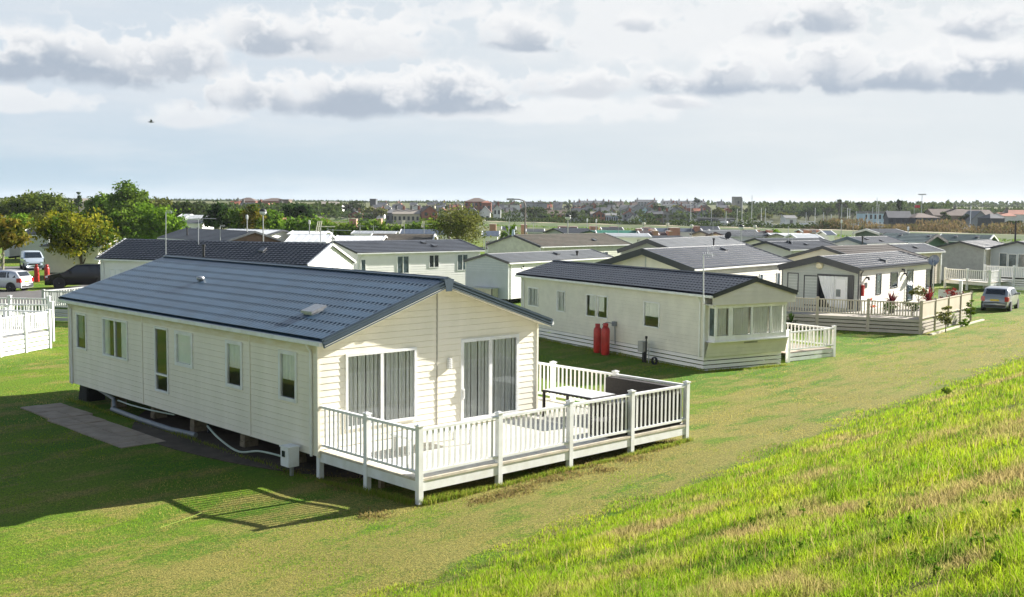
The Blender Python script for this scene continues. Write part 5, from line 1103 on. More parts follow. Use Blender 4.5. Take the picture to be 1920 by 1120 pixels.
# ================================================================== CARS
def car_paint(name, c, metal=.3, rough=.3): return mat(name, c, rough, .03, 2, coat=.8, metal=metal)
RUBBER = mat('tyre_rubber', (.02, .02, .02), .8, .1, 8); ALLOY = mat('wheel_alloy', (.45, .46, .48), .3, .1, 5, metal=.7); CGLASS = mat('car_glass', (.015, .02, .025), .05, .1, 2, spec=.8)
TAIL = mat('tail_lamp', (.45, .02, .02), .2, .1, 5); HEAD = mat('head_lamp', (.7, .72, .75), .1, .1, 5); PLATEY = mat('yellow_plate', (.75, .55, .05), .5); PLATEW = mat('white_plate', (.8, .8, .78), .5)
def car(label, loc, rz, paint, kind='hatch', rear_detail=True):
    """x runs forward; body lofted from a side profile"""
    K = {'hatch': dict(L=3.95, W=1.70, H=1.50, prof=[(-1.97, .62, 0), (-1.93, .98, 0), (-1.86, 1.02, 0), (-1.55, 1.40, 1), (-1.2, 1.46, 1), (-.3, 1.50, 1), (.35, 1.45, 1), (1.0, 1.05, 0), (1.15, .99, 0), (1.75, .86, 0), (1.93, .70, 0), (1.97, .55, 0)], belt=.95, wb=(-1.22, 1.22), wr=.31),
         'suv': dict(L=5.0, W=1.95, H=1.76, prof=[(-2.5, .70, 0), (-2.46, 1.10, 0), (-2.38, 1.18, 0), (-1.95, 1.66, 1), (-1.5, 1.74, 1), (-.3, 1.76, 1), (.35, 1.70, 1), (1.1, 1.22, 0), (1.3, 1.15, 0), (2.15, 1.0, 0), (2.42, .82, 0), (2.5, .6, 0)], belt=1.12, wb=(-1.5, 1.5), wr=.39),
         'mpv': dict(L=4.5, W=1.82, H=1.78, prof=[(-2.25, .65, 0), (-2.22, 1.1, 0), (-2.16, 1.15, 0), (-2.0, 1.66, 1), (-1.6, 1.75, 1), (-.1, 1.78, 1), (.6, 1.68, 1), (1.5, 1.12, 0), (1.6, 1.05, 0), (2.05, .85, 0), (2.2, .7, 0), (2.25, .5, 0)], belt=1.05, wb=(-1.35, 1.4), wr=.33)}[kind]
    o = empty('parked_car', label, 'car', loc, rz); w0 = K['W']/2; bt = K['belt']; Hh = K['H']
    def interp(x):
        p = K['prof']
        for a, b in zip(p[:-1], p[1:]):
            if a[0] <= x <= b[0]: t = (x-a[0])/(b[0]-a[0]+1e-9); return a[1]+(b[1]-a[1])*t
        return p[-1][1]
    xs = sorted(set([p[0] for p in K['prof']]+list(np.linspace(-K['L']/2, K['L']/2, 22))))
    def wid(x, z):
        e = abs(x)/(K['L']/2); w_ = w0*(1-.16*max(0, e-.55)**1.5/.3)
        if z > bt: w_ *= 1-.20*((z-bt)/(Hh-bt))**1.1
        if z < .4: w_ *= .95
        return w_
    def ring(x):
        zt = interp(x); b = min(bt, zt-.03); zs = [.24, .42, .7 if b > .75 else b*.9, b, b+(max(zt, b)-b)*.5, zt-.04 if zt > b+.06 else zt-.015]
        pts = [(wid(x, z), z) for z in zs]; pts.append((pts[-1][0]*.82, zt)); pts.append((pts[-1][0]*.4, zt+.012)); return pts
    mb = MB(); n = None
    for x in xs:
        r = ring(x); row = [(x, -y, z) for (y, z) in r]+[(x, y, z) for (y, z) in r[::-1]]; n = len(row); mb.v += row
    for k in range(len(xs)-1):
        for j in range(n): a = k*n+j; b = k*n+(j+1) % n; mb.f.append((a, b, b+n, a+n))
    mb.f.append(tuple(range(n))); mb.f.append(tuple((len(xs)-1)*n+j for j in range(n))[::-1])
    body = mb.build('body', paint, o, smooth=True)
    roofp = [p for p in K['prof'] if p[2]]; x0, x1 = roofp[0][0], roofp[-1][0]; pr = K['prof']; i1 = pr.index(roofp[-1]); i0 = pr.index(roofp[0]); xw = pr[i1+1][0]; xb = pr[i0-1][0]
    for s in (-1, 1):      # side glass
        spans = [(x0+.05, (x0+x1)/2-.35), ((x0+x1)/2-.27, x1-.0)] if kind == 'hatch' else [(x0+.1, x0+.75), (x0+.82, (x0+x1)/2+.1), ((x0+x1)/2+.18, x1+.0)]
        for k, (a, b) in enumerate(spans):
            mb = MB(); last = k == len(spans)-1; first = k == 0
            b2 = b+(xw-x1)*.72 if last else b; a2 = a-(x0-xb)*.30 if first else a; zb_ = bt+.03; zt = Hh-.13; q = .012
            mb.quad((a2, s*(wid(a2, zb_)+q), zb_), (b2, s*(wid(b2, zb_)+q), zb_), (b, s*(wid(b, zt)+q), min(zt, interp(b)-.09)), (a, s*(wid(a, zt)+q), min(zt, interp(a)-.09))); mb.build('side_window', CGLASS, o)
    def band(name, xa, xb_, m, fy=.86, lift=.012):
        mb = MB(); za, zb_ = interp(xa), interp(xb_); d = Vector((xb_-xa, 0, zb_-za)).normalized(); nr = Vector((-d.z, 0, d.x)); nr = nr if nr.z > 0 else -nr; q = nr*(lift+.012)
        ya, yb = wid(xa, za)*fy, wid(xb_, zb_)*fy; mb.quad((xa+q.x, -ya, za+q.z), (xa+q.x, ya, za+q.z), (xb_+q.x, yb, zb_+q.z), (xb_+q.x, -yb, zb_+q.z)); return mb.build(name, m, o)
    band('windscreen', x1+.06, xw-.05, CGLASS); band('rear_window', xb+.04, x0-.03, CGLASS, .80)
    for wx in K['wb']:
        for s in (-1, 1):
            r = K['wr']; yy = s*(w0-.09)
            mb = MB(); mb.lathe([(r+.05, -.10), (r+.05, .105)], (wx, yy, r), 20, 'y'); mb.build('wheel_arch', BLACKM, o)
            mb = MB(); mb.lathe([(r*.6, -.11), (r*.95, -.11), (r, -.07), (r, .07), (r*.95, .115), (r*.68, .12)], (wx, yy, r), 20, 'y'); wh = mb.build('wheel', RUBBER, o)
            mb = MB(); mb.lathe([(.03, -.10), (r*.66, -.11), (r*.66, .118), (.06, .10), (.04, .12)], (wx, yy, r), 14, 'y'); mb.build('rim', ALLOY, wh)
    hl = K['L']/2
    for s in (-1, 1):
        mb = MB(); z = K['prof'][1][1]; a = w0*.80; mb.box(-hl+.0, -hl+.32, s*a-.10 if s > 0 else s*a-.10, s*a+.10, z-.34, z-.04); mb.box(-hl+.03, -hl+.3, s*(a)-.13, s*a+.13, z-.28, z-.10); mb.build('tail_light', TAIL, o)
        mb = MB(); z = K['prof'][-2][1]; mb.box(hl-.45, hl-.06, s*.72*w0-.13, s*.72*w0+.16, z-.02, z+.10); mb.build('headlight', HEAD, o)
        mb = MB(); mb.box(x1+.25, x1+.40, s*(w0+.10)-.09, s*(w0+.10)+.09, bt+.0, bt+.14); mb.build('wing_mirror', paint, o)
    mb = MB(); mb.box(-hl-.02, -hl+.03, -.26, .26, .66, .77); mb.build('number_plate', PLATEY, o); mb = MB(); mb.box(hl-.02, hl+.02, -.26, .26, .42, .53); mb.build('number_plate', PLATEW, o)
    mb = MB(); mb.box(hl-.07, hl+.012, -.5, .5, .56, .66); mb.box(hl-.08, hl+.01, -.6, .6, .30, .40); mb.box(-hl-.012, -hl+.05, -.62, .62, .27, .42); mb.build('grille', BLACKM, o)
    return o
def dirpx(pa, pb): a = G(*pa); b = G(*pb); return math.atan2(b.y-a.y, b.x-a.x)
cw = G(22, 547); car('pale silver hatchback at the left edge on the park road, its tail towards us', (-36.6, 79.0, G0+.02), 2.95, car_paint('pale_silver_paint', (.62, .63, .66)), 'hatch')
car('black large family car parked across the road beyond the picket fence', (-32.3, 82.6, G0+.02), math.pi+.28, mat('black_paint', (.004, .004, .007), .15, .03, 2, spec=.4), 'suv')
car('silver people carrier facing us under the small autumn tree', (-46.0, 105.5, G0+.02), -1.05, car_paint('silver_blue_paint', (.50, .56, .62)), 'mpv')
car('silver grey hatchback parked on the grass beyond the beige deck', (31.2, 70.2, gh(31.2, 70.2)), .98, car_paint('grey_silver_paint', (.28, .30, .33)), 'hatch')
a = at(73, 528, 88); gas_bottle('farther and left red gas bottle of the pair by the black car', (-38.1, 88.2, G0), 1.05); gas_bottle('nearer and right red gas bottle of the pair by the black car', (-37.2, 88.0, G0), 1.05)

# ================================================================== TREES near and middle
T_ = tree
T_('round autumn tree with yellowing top standing over the black car', 78, 222, 388, 92, 'autumn', ybot=489, n=9000, size=.17, trunk=.16, lobe=13, clump=.22, bark=BARK)
T_('small autumn tree on a pale trunk at the left edge', -50, 52, 404, 86, 'rust', ybot=478, n=5000, size=.17, trunk=.12, bark=BARKP)
T_('large round willow like tree at the far left skyline', 8, 136, 353, 190, 'willow', ybot=420, n=9000, size=.30, hang=.6, lobe=14)
T_('dark bushy tree on the skyline left of the tallest crown', 158, 222, 356, 180, 'green', ybot=430, n=3500, size=.3)
T_('tallest loose crowned tree on the left skyline', 205, 270, 337, 175, 'green', ybot=420, n=5000, size=.27, lobe=12, clump=.26)
T_('broad yellow green tree behind the zigzag roof', 232, 342, 372, 128, 'bright', ybot=480, n=9000, size=.22, lobe=14)
T_('dense green tree left of the broad yellow green one', 196, 262, 382, 125, 'green', ybot=470, n=5000, size=.2)
T_('low tree on the skyline right of the tallest crown', 268, 318, 368, 210, 'olive', ybot=410, n=2500, size=.3)
T_('dark conifer like tree behind the tall aerial', 384, 442, 374, 150, 'dark', ybot=444, n=5000, size=.22)
T_('green tree behind the brown clad gable', 428, 462, 384, 148, 'green', ybot=445, n=2500, size=.2)
T_('rust tinged tree by the globe lamp', 448, 494, 382, 146, 'rust', ybot=445, n=3000, size=.2)
T_('light green feathery tree right of the globe lamp', 488, 540, 390, 150, 'bright', ybot=445, n=3500, size=.18)
T_('dark round tree in front of the distant blocks', 525, 592, 380, 200, 'dark', ybot=415, n=4000, size=.25)
T_('tall loose olive tree rising behind the long white boarded home', 814, 902, 376, 100, 'olive', ybot=464, n=6000, size=.11, lobe=18, clump=.34, trunk=.16)
T_('low green tree far left behind the white roofs', 318, 388, 374, 230, 'far', ybot=415, n=2500, size=.35)
T_('bright green bush row at the far left edge', -10, 64, 402, 125, 'bright', ybot=436, n=4000, size=.2)
T_('bare twiggy shrub beside the willow like tree', 50, 96, 392, 122, 'olive', ybot=440, n=1500, size=.09, clump=.4)
T_('small dark tree alone on the left skyline', 138, 153, 359, 300, 'dark', n=600, size=.35)
def hedge(label, x0, x1, y0, D, kind, th=4., n=5000, D2=None, size=.2, seed=3, group=None, cat='hedge', name='hedge', wob=.25):
    D2 = D2 or D; a = at(x0, y0[0] if isinstance(y0, tuple) else y0, D); b = at(x1, y0[1] if isinstance(y0, tuple) else y0, D2); rg = random.Random(seed)
    o = empty(name, label, cat, ((a.x+b.x)/2, (a.y+b.y)/2, G0), 0, group); L = (b-a).length; m = max(3, int(L/2.5)); lb = []
    for k in range(m):
        t = (k+.5)/m; p = a.lerp(b, t); h = (p.z-G0)*rg.uniform(1-wob, 1.0); lb.append((p.x-o.location.x, p.y-o.location.y+rg.uniform(-.5, .5), h*.5, 2.2, th/2, h*.52))
    leaf_cloud('foliage', lb, n, size, LEAVES[kind], o, seed=seed); mb = MB(); mb.tube([tuple(Vector((a.x, a.y, 0))-Vector((*o.location[:2], -.25))), tuple(Vector((b.x, b.y, 0))-Vector((*o.location[:2], -.25)))], .1, 5); mb.build('stem', BARK, o); return o
hedge('dark green hedge row behind the park homes, left of the loose olive tree', 600, 830, (411, 413), 150, 'green', n=22000, size=.26)
hedge('lighter hedge between the feathery tree and the dark hedge row', 520, 612, (408, 411), 155, 'bright', n=8000, size=.26, seed=5)
hedge('rusty brown bushes in front of the dark round tree', 570, 640, (404, 408), 170, 'rust', n=3000, size=.2, seed=6)
pl_ = at(957, 411, 108); pm = empty('palm', 'dark palm with arching fronds between the loose tree and the tall lamp', 'palm', (pl_.x, 108, G0), 0); mb = MB()
for k in range(46):
    a = random.uniform(0, 6.28); e = random.uniform(-.2, 1.3); L_ = random.uniform(1.3, 1.9); d = Vector((math.cos(a)*math.cos(e), math.sin(a)*math.cos(e), math.sin(e))); w_ = d.cross(Vector((0, 0, 1))).normalized()*.16; o_ = Vector((0, 0, 3.4)); m_ = o_+d*L_*.6; t_ = o_+d*L_+Vector((0, 0, -.8*math.cos(e))); mb.quad(tuple(o_), tuple(m_-w_), tuple(t_), tuple(m_+w_))
mb.build('fronds', LEAVES['green'], pm); mb = MB(); mb.tube([(0, 0, 0), (0, 0, 3.4)], [.2, .15], 8); mb.build('trunk', BARK, pm)
pb2 = at(1451, 419, 175); bush('yellow green round bush by the reeds above the brown fences', (pb2.x, 175, G0), 1.7, 3.6, 'bright', 1200, .2)
bf = at(1500, 440, 160)
fb = empty('fence', 'long dark brown board fence under the reeds', 'fence', (bf.x, 176, G0), -.1); mb = MB()
for k in range(60): mb.box(-9+k*.3, -8.72+k*.3, 0, .04, 0, 2.0)
mb.build('boards', mat('brown_fence', (.12, .08, .06), .9), fb)

# ================================================================== embankment, reeds and far country
EA = Vector((-11.7, 404)); EB = Vector((101.7, 238)); ed = (EB-EA).normalized(); en = Vector((ed.y, -ed.x)); en = en if en.y < 0 else -en
prof = [(15, -.4), (9, G0+.1), (3.6, 1.35), (2.2, 1.5), (-.6, 1.5), (-2.5, 1.3), (-7, G0), (-13, -.4)]
def bankmesh(name, p, m, kind='structure', t0=-420, t1=330):
    Vv = []; ts = np.linspace(t0, t1, 90)
    for t in ts:
        c = EA+ed*t
        for (s, z) in p: q = c+en*(s+.5*math.sin(t*.05)*(1 if abs(s) > 3 else 0)); Vv.append((q.x, q.y, z+.08*math.sin(t*.21+s)))
    n = len(p); Fq = [(i*n+j, i*n+j+1, (i+1)*n+j+1, (i+1)*n+j) for i in range(len(ts)-1) for j in range(n-1)]
    o = npmesh(name, Vv, Fq, m, smooth=True); tag(o, kind=kind); return o
bankm = mat('bank_grass', (.06, .11, .02), .95, .3, .12, c2=(.14, .16, .05), detail=6)
bankmesh('embankment', prof, bankm)
bankmesh('footpath', [(1.9, 1.53), (-.3, 1.53)], mat('pale_track', (.42, .36, .24), .95, .2, .3))
def strip_cloud(name, t0, t1, s0, s1, h0, h1, n, size, kind, seed, stretchv=1., zb=0.):
    rg = np.random.default_rng(seed); k = n; t = rg.uniform(t0, t1, k); s = rg.uniform(s0, s1, k)
    hh = h0+(h1-h0)*(.5+.5*np.sin(t*.35+seed)*np.sin(t*.083+2*seed)); z = zb+hh*rg.uniform(0, 1, k)**.7
    c = np.stack([EA.x+ed.x*t+en.x*s, EA.y+ed.y*t+en.y*s, z], -1); nr = rg.normal(size=(k, 3)); nr /= np.linalg.norm(nr, axis=1)[:, None]
    a = np.cross(nr, rg.normal(size=(k, 3))); a /= np.linalg.norm(a, axis=1)[:, None]; b = np.cross(nr, a); a[:, 2] *= stretchv; sz = (size*rg.uniform(.5, 1.3, k))[:, None]
    Vv = np.stack([c-a*sz, c-b*sz*.5, c+a*sz, c+b*sz*.5], 1).reshape(-1, 3); o = npmesh(name, Vv, np.arange(len(Vv)).reshape(-1, 4), LEAVES[kind]); return o
o = strip_cloud('hedgerow', -400, 165, -12, -5, 1.2, 4.0, 32000, .42, 'far', 2); tag(o, 'dark ragged hedgerow running along the far side of the grass embankment', 'hedgerow', kind='stuff')
o = strip_cloud('reeds', 145, 330, -20, -5, 1.6, 4.4, 34000, .28, 'reed', 4, 2.2); tag(o, 'reddish brown reed bed behind the embankment at the right', 'reeds', kind='stuff')
o = strip_cloud('rough_grass', -300, 300, 2.5, 12, .1, .5, 14000, .22, 'bright', 6, 1.5, .2); tag(o, 'rough green grass growing on the near face of the far embankment', 'grass', kind='stuff')
# water between embankment and harbour
mb = MB(); wz = .02; c1 = EA-en*24; 
def ep(t, s): c = EA+ed*t+en*s; return (c.x, c.y)
WATER = mat('harbour_water', (.10, .13, .15), .12, .1, .05)
o = sheet('harbour_water', [ep(40, -26), ep(300, -26), ep(300, -60), ep(40, -60)], .04, WATER, .05); tag(o, kind='structure')

# ------------------------------------------------------------------ far town
WALLS = {'white': mat('far_white_render', (.66, .67, .66), .8, .1, .3), 'cream': mat('far_cream_render', (.55, .50, .38), .8, .1, .3), 'brick red': BRICK, 'brown': mat('far_brown_brick', (.17, .12, .09), .9, .2, .3), 'grey': mat('far_grey_render', (.26, .28, .30), .8, .1, .3), 'pale blue': mat('far_blue_render', (.42, .58, .68), .8, .1, .3), 'dark': mat('far_dark_cladding', (.05, .06, .07), .8, .1, .3)}
ROOFS = {'slate': mat('far_slate_roof', (.07, .075, .085), .7, .2, .3), 'red': mat('far_red_roof', (.32, .10, .05), .8, .2, .3), 'brown': mat('far_brown_roof', (.14, .10, .08), .8, .2, .3), 'grey': mat('far_grey_roof', (.20, .20, .20), .7, .2, .3), 'pale': mat('far_pale_roof', (.34, .30, .25), .8, .2, .3)}
FWIN = mat('far_window', (.03, .035, .045), .2)
def house(label, px, pw, ytop, yeave, D, wc='white', rc='slate', gable=False, chim=2, wins=(3, 2), depth=9., hip=False, flat=False, cat='house', name='house', ybase=None, rz=0., group=None):
    """px centre, pw width on the picture, ridge and eave rows"""
    c = at(px, yeave, D); zb_ = gh(c.x, D)-.5 if ybase is None else at(px, ybase, D).z; w_ = pw/FPX*D; zt = at(px, ytop, D).z; ze = c.z; ze = max(ze, zb_+2.2); zt = max(zt, ze+.3)
    o = empty(name, label, cat, (c.x, D, zb_), rz, group, absz=True); h = w_/2; mb = MB(); mb.box(-h, h, 0, depth, zb_, ze)
    if gable and not flat: mb.quad((-h, 0, ze), (h, 0, ze), (0, 0, zt)); mb.quad((-h, depth, ze), (h, depth, ze), (0, depth, zt))
    elif not flat and not hip:
        for s in (-h, h): mb.quad((s, 0, ze), (s, depth, ze), (s, depth/2, zt))
    mb.build('wall', WALLS[wc], o); mb = MB(); e = .35
    if flat: mb.box(-h-e*.5, h+e*.5, -e*.5, depth+e*.5, ze+.002, zt)
    elif gable:
        for s in (-1, 1): mb.quad((s*(h+e), -e, ze-.25), (0, -e, zt+.1), (0, depth+e, zt+.1), (s*(h+e), depth+e, ze-.25)); mb.quad((s*(h+e), -e, ze-.45), (0, -e, zt-.1), (0, -e, zt+.1), (s*(h+e), -e, ze-.25))
    else:
        k = depth*.45 if hip else -e
        k = min(k, h*.8)
        for (ya, yb) in ((-e, depth/2), (depth+e, depth/2)): mb.quad((-h-e, ya, ze-.1), (h+e, ya, ze-.1), (h-k, yb, zt), (-h+k, yb, zt))
        if hip:
            for s in (-1, 1): mb.quad((s*(h+e), -e, ze-.1), (s*(h+e), depth+e, ze-.1), (s*(h-k), depth/2, zt))
    rf = mb.build('roof', ROOFS[rc], o)
    for k in range(chim):
        x = (-h+.8+(2*h-1.6)*(k/(max(1, chim-1)))) if chim > 1 else h*.5; y = depth/2; zc = zt if not gable else zt-abs(x)/h*(zt-ze)+.3
        if gable: x *= .5; zc = zt-.2
        mb = MB(); mb.box(x-.45, x+.45, y-.35, y+.35, zc-1.2, zc+1.3); [mb.box(x-.3+q*.35, x-.15+q*.35, y-.1, y+.1, zc+1.3, zc+1.7) for q in (0, 1)]; mb.build('chimney', BRICK if k % 2 else STONE, rf)
    nx, nz = wins
    for i in range(nx):
        for j in range(nz):
            x = -h+(i+.5)*2*h/nx; z = zb_+.8+(j+.3)*(ze-zb_-.8)/nz; ww = min(.55, h/nx*.5); hh = min(1.5, (ze-zb_-1)/nz*.6)
            mb = MB(); mb.box(x-ww, x+ww, -.05, .02, z, z+hh); mb.build('window', FWIN, o)
    return o
H_ = house
H_('long red brick block with a low hipped brown roof on the left skyline', 461, 36, 370.5, 377, 640, 'brick red', 'brown', hip=True, chim=0, wins=(6, 2), depth=12)
H_('second brick block with stepped roofs right of the long one on the left skyline', 510, 54, 371.5, 377, 620, 'brick red', 'brown', hip=True, chim=0, wins=(8, 2), depth=14)
H_('square purple brown corner block at the right of the stepped brick block', 532, 18, 374, 376, 605, 'brown', 'brown', flat=True, chim=0, wins=(3, 2), depth=10)
H_('bright orange red roofed house by the long brick block', 438, 16, 377, 385, 520, 'brick red', 'red', chim=1)
H_('long dark roofed terrace with a red edge below the long brick block', 468, 40, 380, 388, 480, 'brown', 'slate', chim=2, wins=(4, 1))
H_('red gabled house with an orange verge left of the dark round tree', 503, 15, 382, 396, 440, 'brick red', 'red', gable=True, chim=0, wins=(1, 1))
H_('second red roofed house right beside the one with an orange verge', 520, 16, 384, 397, 450, 'brick red', 'red', gable=False, chim=1, wins=(2, 1))
H_('low pale roofed hall on the skyline right of the dark round tree', 614, 54, 378, 384, 650, 'white', 'pale', hip=True, chim=0, wins=(6, 1))
H_('flat topped dark tower house on the central left skyline', 699, 11, 373, 375, 720, 'dark', 'slate', flat=True, chim=0, wins=(1, 1))
H_('big red brick block with hipped roof above the loose olive tree', 893, 44, 371, 378, 560, 'brick red', 'brown', hip=True, chim=0, wins=(5, 3), depth=16)
H_('lower orange brick wing right of the big brick block', 912, 18, 377, 380, 556, 'brick red', 'red', hip=True, chim=0, wins=(2, 2))
H_('long pale stone villa with many chimneys on the central skyline', 1110, 50, 376.5, 380, 900, 'cream', 'slate', chim=4, wins=(8, 2), depth=14)
H_('grey stone manor with two gable chimneys right of the pale villa', 1213, 36, 374.5, 379, 900, 'grey', 'slate', chim=2, wins=(6, 2), depth=14)
H_('long white terrace with regular chimneys on the skyline', 1283, 80, 376.5, 380, 880, 'white', 'slate', chim=6, wins=(14, 2), depth=12)
H_('lower white terrace under the long skyline terrace', 1270, 50, 382, 385, 800, 'white', 'slate', chim=3, wins=(9, 1), depth=10)
H_('pale blue gabled house in the middle of the hillside', 1209, 14, 388, 396, 560, 'pale blue', 'slate', gable=True, chim=1, wins=(2, 2))
H_('grey house with a pale sunlit roof in the middle of the town', 1096, 46, 390, 400, 520, 'grey', 'slate', chim=2, wins=(5, 1))
H_('sunlit tan roof slope left of the three white gables', 1116, 14, 397, 406, 470, 'brown', 'pale', chim=0, wins=(2, 1))
H_('long low pale blue building behind the hedgerow', 1146, 26, 400, 404, 480, 'pale blue', 'grey', chim=0, wins=(6, 1))
H_('left small white gable behind the hedgerow', 1186, 9, 402, 409, 450, 'white', 'slate', gable=True, chim=0, wins=(1, 1))
H_('right small white gable behind the hedgerow', 1194, 8, 401, 408, 455, 'white', 'slate', gable=True, chim=0, wins=(1, 1))
H_('low cream terrace with chimney stacks behind the hedgerow, centre left', 762, 50, 393, 401, 430, 'cream', 'pale', chim=4, wins=(6, 1), depth=10)
H_('blue grey roofed bungalow left of the low cream terrace', 737, 28, 391, 399, 440, 'grey', 'grey', hip=True, chim=0, wins=(3, 1))
H_('dark red brick house left of the loose olive tree', 806, 30, 387, 397, 430, 'brick red', 'brown', gable=True, chim=0, wins=(2, 2), rz=.3)
H_('white house with a tall stack right of the loose olive tree', 932, 14, 384, 392, 430, 'white', 'slate', gable=True, chim=2, wins=(2, 2))
H_('dark roofed house with its roof almost to the ground by the loose tree', 883, 24, 386, 398, 440, 'grey', 'slate', gable=True, chim=1, wins=(2, 1))
H_('second dark steep roofed house by the loose tree', 909, 20, 387, 398, 445, 'white', 'slate', gable=True, chim=0, wins=(2, 1))
H_('flat grey block with roof rails behind the tall curved lamp', 1002, 48, 380.5, 382, 650, 'grey', 'grey', flat=True, chim=0, wins=(8, 1))
H_('white flat topped building right of the big brick block', 958, 24, 383, 385, 640, 'white', 'grey', flat=True, chim=0, wins=(4, 1))
H_('big dark timber house with a pale front balcony by the reeds', 1688, 40, 396, 408, 330, 'dark', 'slate', chim=0, wins=(4, 2), rz=-.2, depth=12)
H_('wide dark house with a row of tall white windows by the reeds', 1739, 44, 400, 408, 325, 'dark', 'brown', chim=0, wins=(7, 1), hip=True, depth=12)
H_('long brown roofed terrace on the right skyline', 1785, 66, 392, 404, 420, 'brown', 'brown', chim=1, wins=(6, 1), depth=12)
H_('second long roof joined to the brown terrace at the right', 1835, 60, 393.5, 404, 430, 'grey', 'brown', chim=0, wins=(6, 1), depth=12)
H_('pale grey gabled shed with a big sloping wall at the right', 1838, 34, 396, 412, 340, 'grey', 'grey', gable=True, chim=0, wins=(1, 1))
H_('blue grey hipped house in front of the pale shed', 1871, 26, 401, 409, 320, 'dark', 'slate', hip=True, chim=0, wins=(2, 1))
H_('white house with a red roof at the right edge', 1893, 22, 399, 405, 345, 'white', 'red', gable=False, chim=1, wins=(2, 1))
H_('pink roofed house beyond the right edge pole', 1915, 40, 394, 402, 400, 'white', 'red', chim=0, wins=(3, 1))
H_('small white boat shed with a pale roof among the masts', 1484, 20, 404, 409, 420, 'white', 'grey', chim=0, wins=(1, 1), cat='shed', name='boat_shed')
H_('long dark quay shed among the left masts', 1346, 70, 409, 411, 430, 'dark', 'grey', flat=True, chim=0, wins=(8, 1), cat='shed', name='quay_shed')
H_('blue quay building behind the masts at centre right', 1646, 50, 397, 401, 380, 'pale blue', 'grey', flat=True, chim=0, wins=(6, 2), cat='shed', name='quay_building')
H_('pale roofed barn on the skyline at the far left', 147, 28, 372, 378, 320, 'cream', 'pale', chim=0, wins=(2, 1), cat='barn', name='barn')
# filler houses of the hillside town, each row a little higher than the one before
rgh = random.Random(11); cols = ['white', 'grey', 'brown', 'cream', 'brick red', 'grey', 'white']; rcs = ['slate', 'slate', 'brown', 'slate', 'red']; count = {}
words = ['first', 'second', 'third', 'fourth', 'fifth', 'sixth', 'seventh', 'eighth', 'ninth', 'tenth', 'eleventh', 'twelfth', 'thirteenth', 'fourteenth', 'fifteenth', 'sixteenth', 'seventeenth', 'eighteenth', 'nineteenth', 'twentieth']+['%dth' % q for q in range(21, 60)]
hs = []
for (D, yb_, x0, x1, n) in ((490, 401, 650, 1340, 20), (580, 395, 640, 1370, 22), (690, 389, 650, 1370, 24), (800, 384, 700, 1360, 22)):
    for k in range(n):
        px = x0+(x1-x0)*(k+rgh.uniform(.1, .9))/n; pw = rgh.uniform(13, 27)*600/D
        if any(abs(px-q) < 10 and abs(D-w_) < 80 for q, w_ in ((893, 560), (1209, 560), (1096, 520))): continue
        hs.append((px, pw, yb_+rgh.uniform(-1.5, 1.0)-5, yb_+rgh.uniform(0, 1), D+rgh.uniform(-25, 25), rgh.choice(cols), rgh.choice(rcs), rgh.random() < .45, rgh.choice([0, 1, 1, 2])))
hs.sort()
for (px, pw, yt, ye, D, wc, rc, gb, ch) in hs:
    kk = (wc, rc, gb); i = count.get(kk, 0); count[kk] = i+1
    zone = 'left of the church tower' if px < 1370 else 'right of the church tower'
    H_(f"{wc} {'gabled' if gb else 'wide'} house with a {rc} roof in the town, {words[i]} such from the left", px, pw, yt, ye, D, wc, rc, gable=gb, chim=ch, wins=(2, 1) if D > 550 else (3, 2))
# church tower
tw = at(1385, 369, 820); zb_ = gh(tw.x, 820); ch = empty('church_tower', 'square grey stone church tower with battlements above the harbour masts', 'church tower', (tw.x, 820, zb_), .15, absz=True); hw = 15.5/FPX*820/2
mb = MB(); mb.box(-hw, hw, 0, 2*hw, zb_-1, tw.z-.9); [mb.box(x-.35, x+.35, -.4, 0, zb_, tw.z-2.5) for x in (-hw+.3, hw-.3)]; mb.build('wall', STONE, ch)
mb = MB(); [mb.box(-hw+k*hw/2.5, -hw+k*hw/2.5+hw/4.5, 0, 2*hw, tw.z-.9, tw.z) for k in range(5)]; mb.build('battlements', STONE, ch)
for z in (3.2, 8.5): mb = MB(); mb.box(-.6, .6, -.06, .05, tw.z-z-2, tw.z-z); mb.build('window', FWIN, ch)
# skyline and hillside trees
rgt = random.Random(5); 
def ftree(label, x0, x1, yt, D, kind='far', n=700, yb=None, group=None, sz=None, seed=None): return tree(label, x0, x1, yt, D, kind, ybot=yb, n=n, size=sz or .5*D/500, group=group, lobe=6, seed=seed)
ftree('tall poplar like dark tree on the right skyline', 1680, 1695, 370, 420, 'dark', 900, 405); ftree('small dark round tree on the skyline right of the boats', 1607, 1619, 377, 460, 'dark', 500, 392); ftree('little dark tree right of the red flag', 1743, 1751, 386, 440, 'dark', 400, 396)
ftree('wide dark tree among the right skyline woods', 1495, 1537, 383, 520, 'dark', 1500, 412); ftree('tall thin tree in the right skyline woods', 1568, 1580, 372, 560, 'far', 500, 395); ftree('second tall thin tree right of it in the woods', 1580, 1590, 377, 560, 'far', 400, 395)
ftree('spire shaped conifer left of the wide dark tree', 1462, 1470, 373, 640, 'dark', 350, 392); ftree('forked tree on the skyline above the white terrace', 1300, 1315, 372, 850, 'dark', 350, 382)
ftree('dark mound of trees left of the grey manor', 1134, 1158, 377, 780, 'dark', 700, 396); ftree('rounded green tree behind the curved lamp', 975, 1030, 386, 480, 'far', 1500, 412); ftree('dark green tree left of the pale villa', 1060, 1085, 392, 460, 'far', 800, 412)
ftree('dark tree in the hillside under the white terrace', 1222, 1246, 382, 640, 'dark', 800, 400); ftree('soft grey tree left of the church tower', 1328, 1360, 390, 480, 'olive', 1000, 414); ftree('green tree beside the church tower', 1392, 1418, 386, 600, 'far', 800, 408)
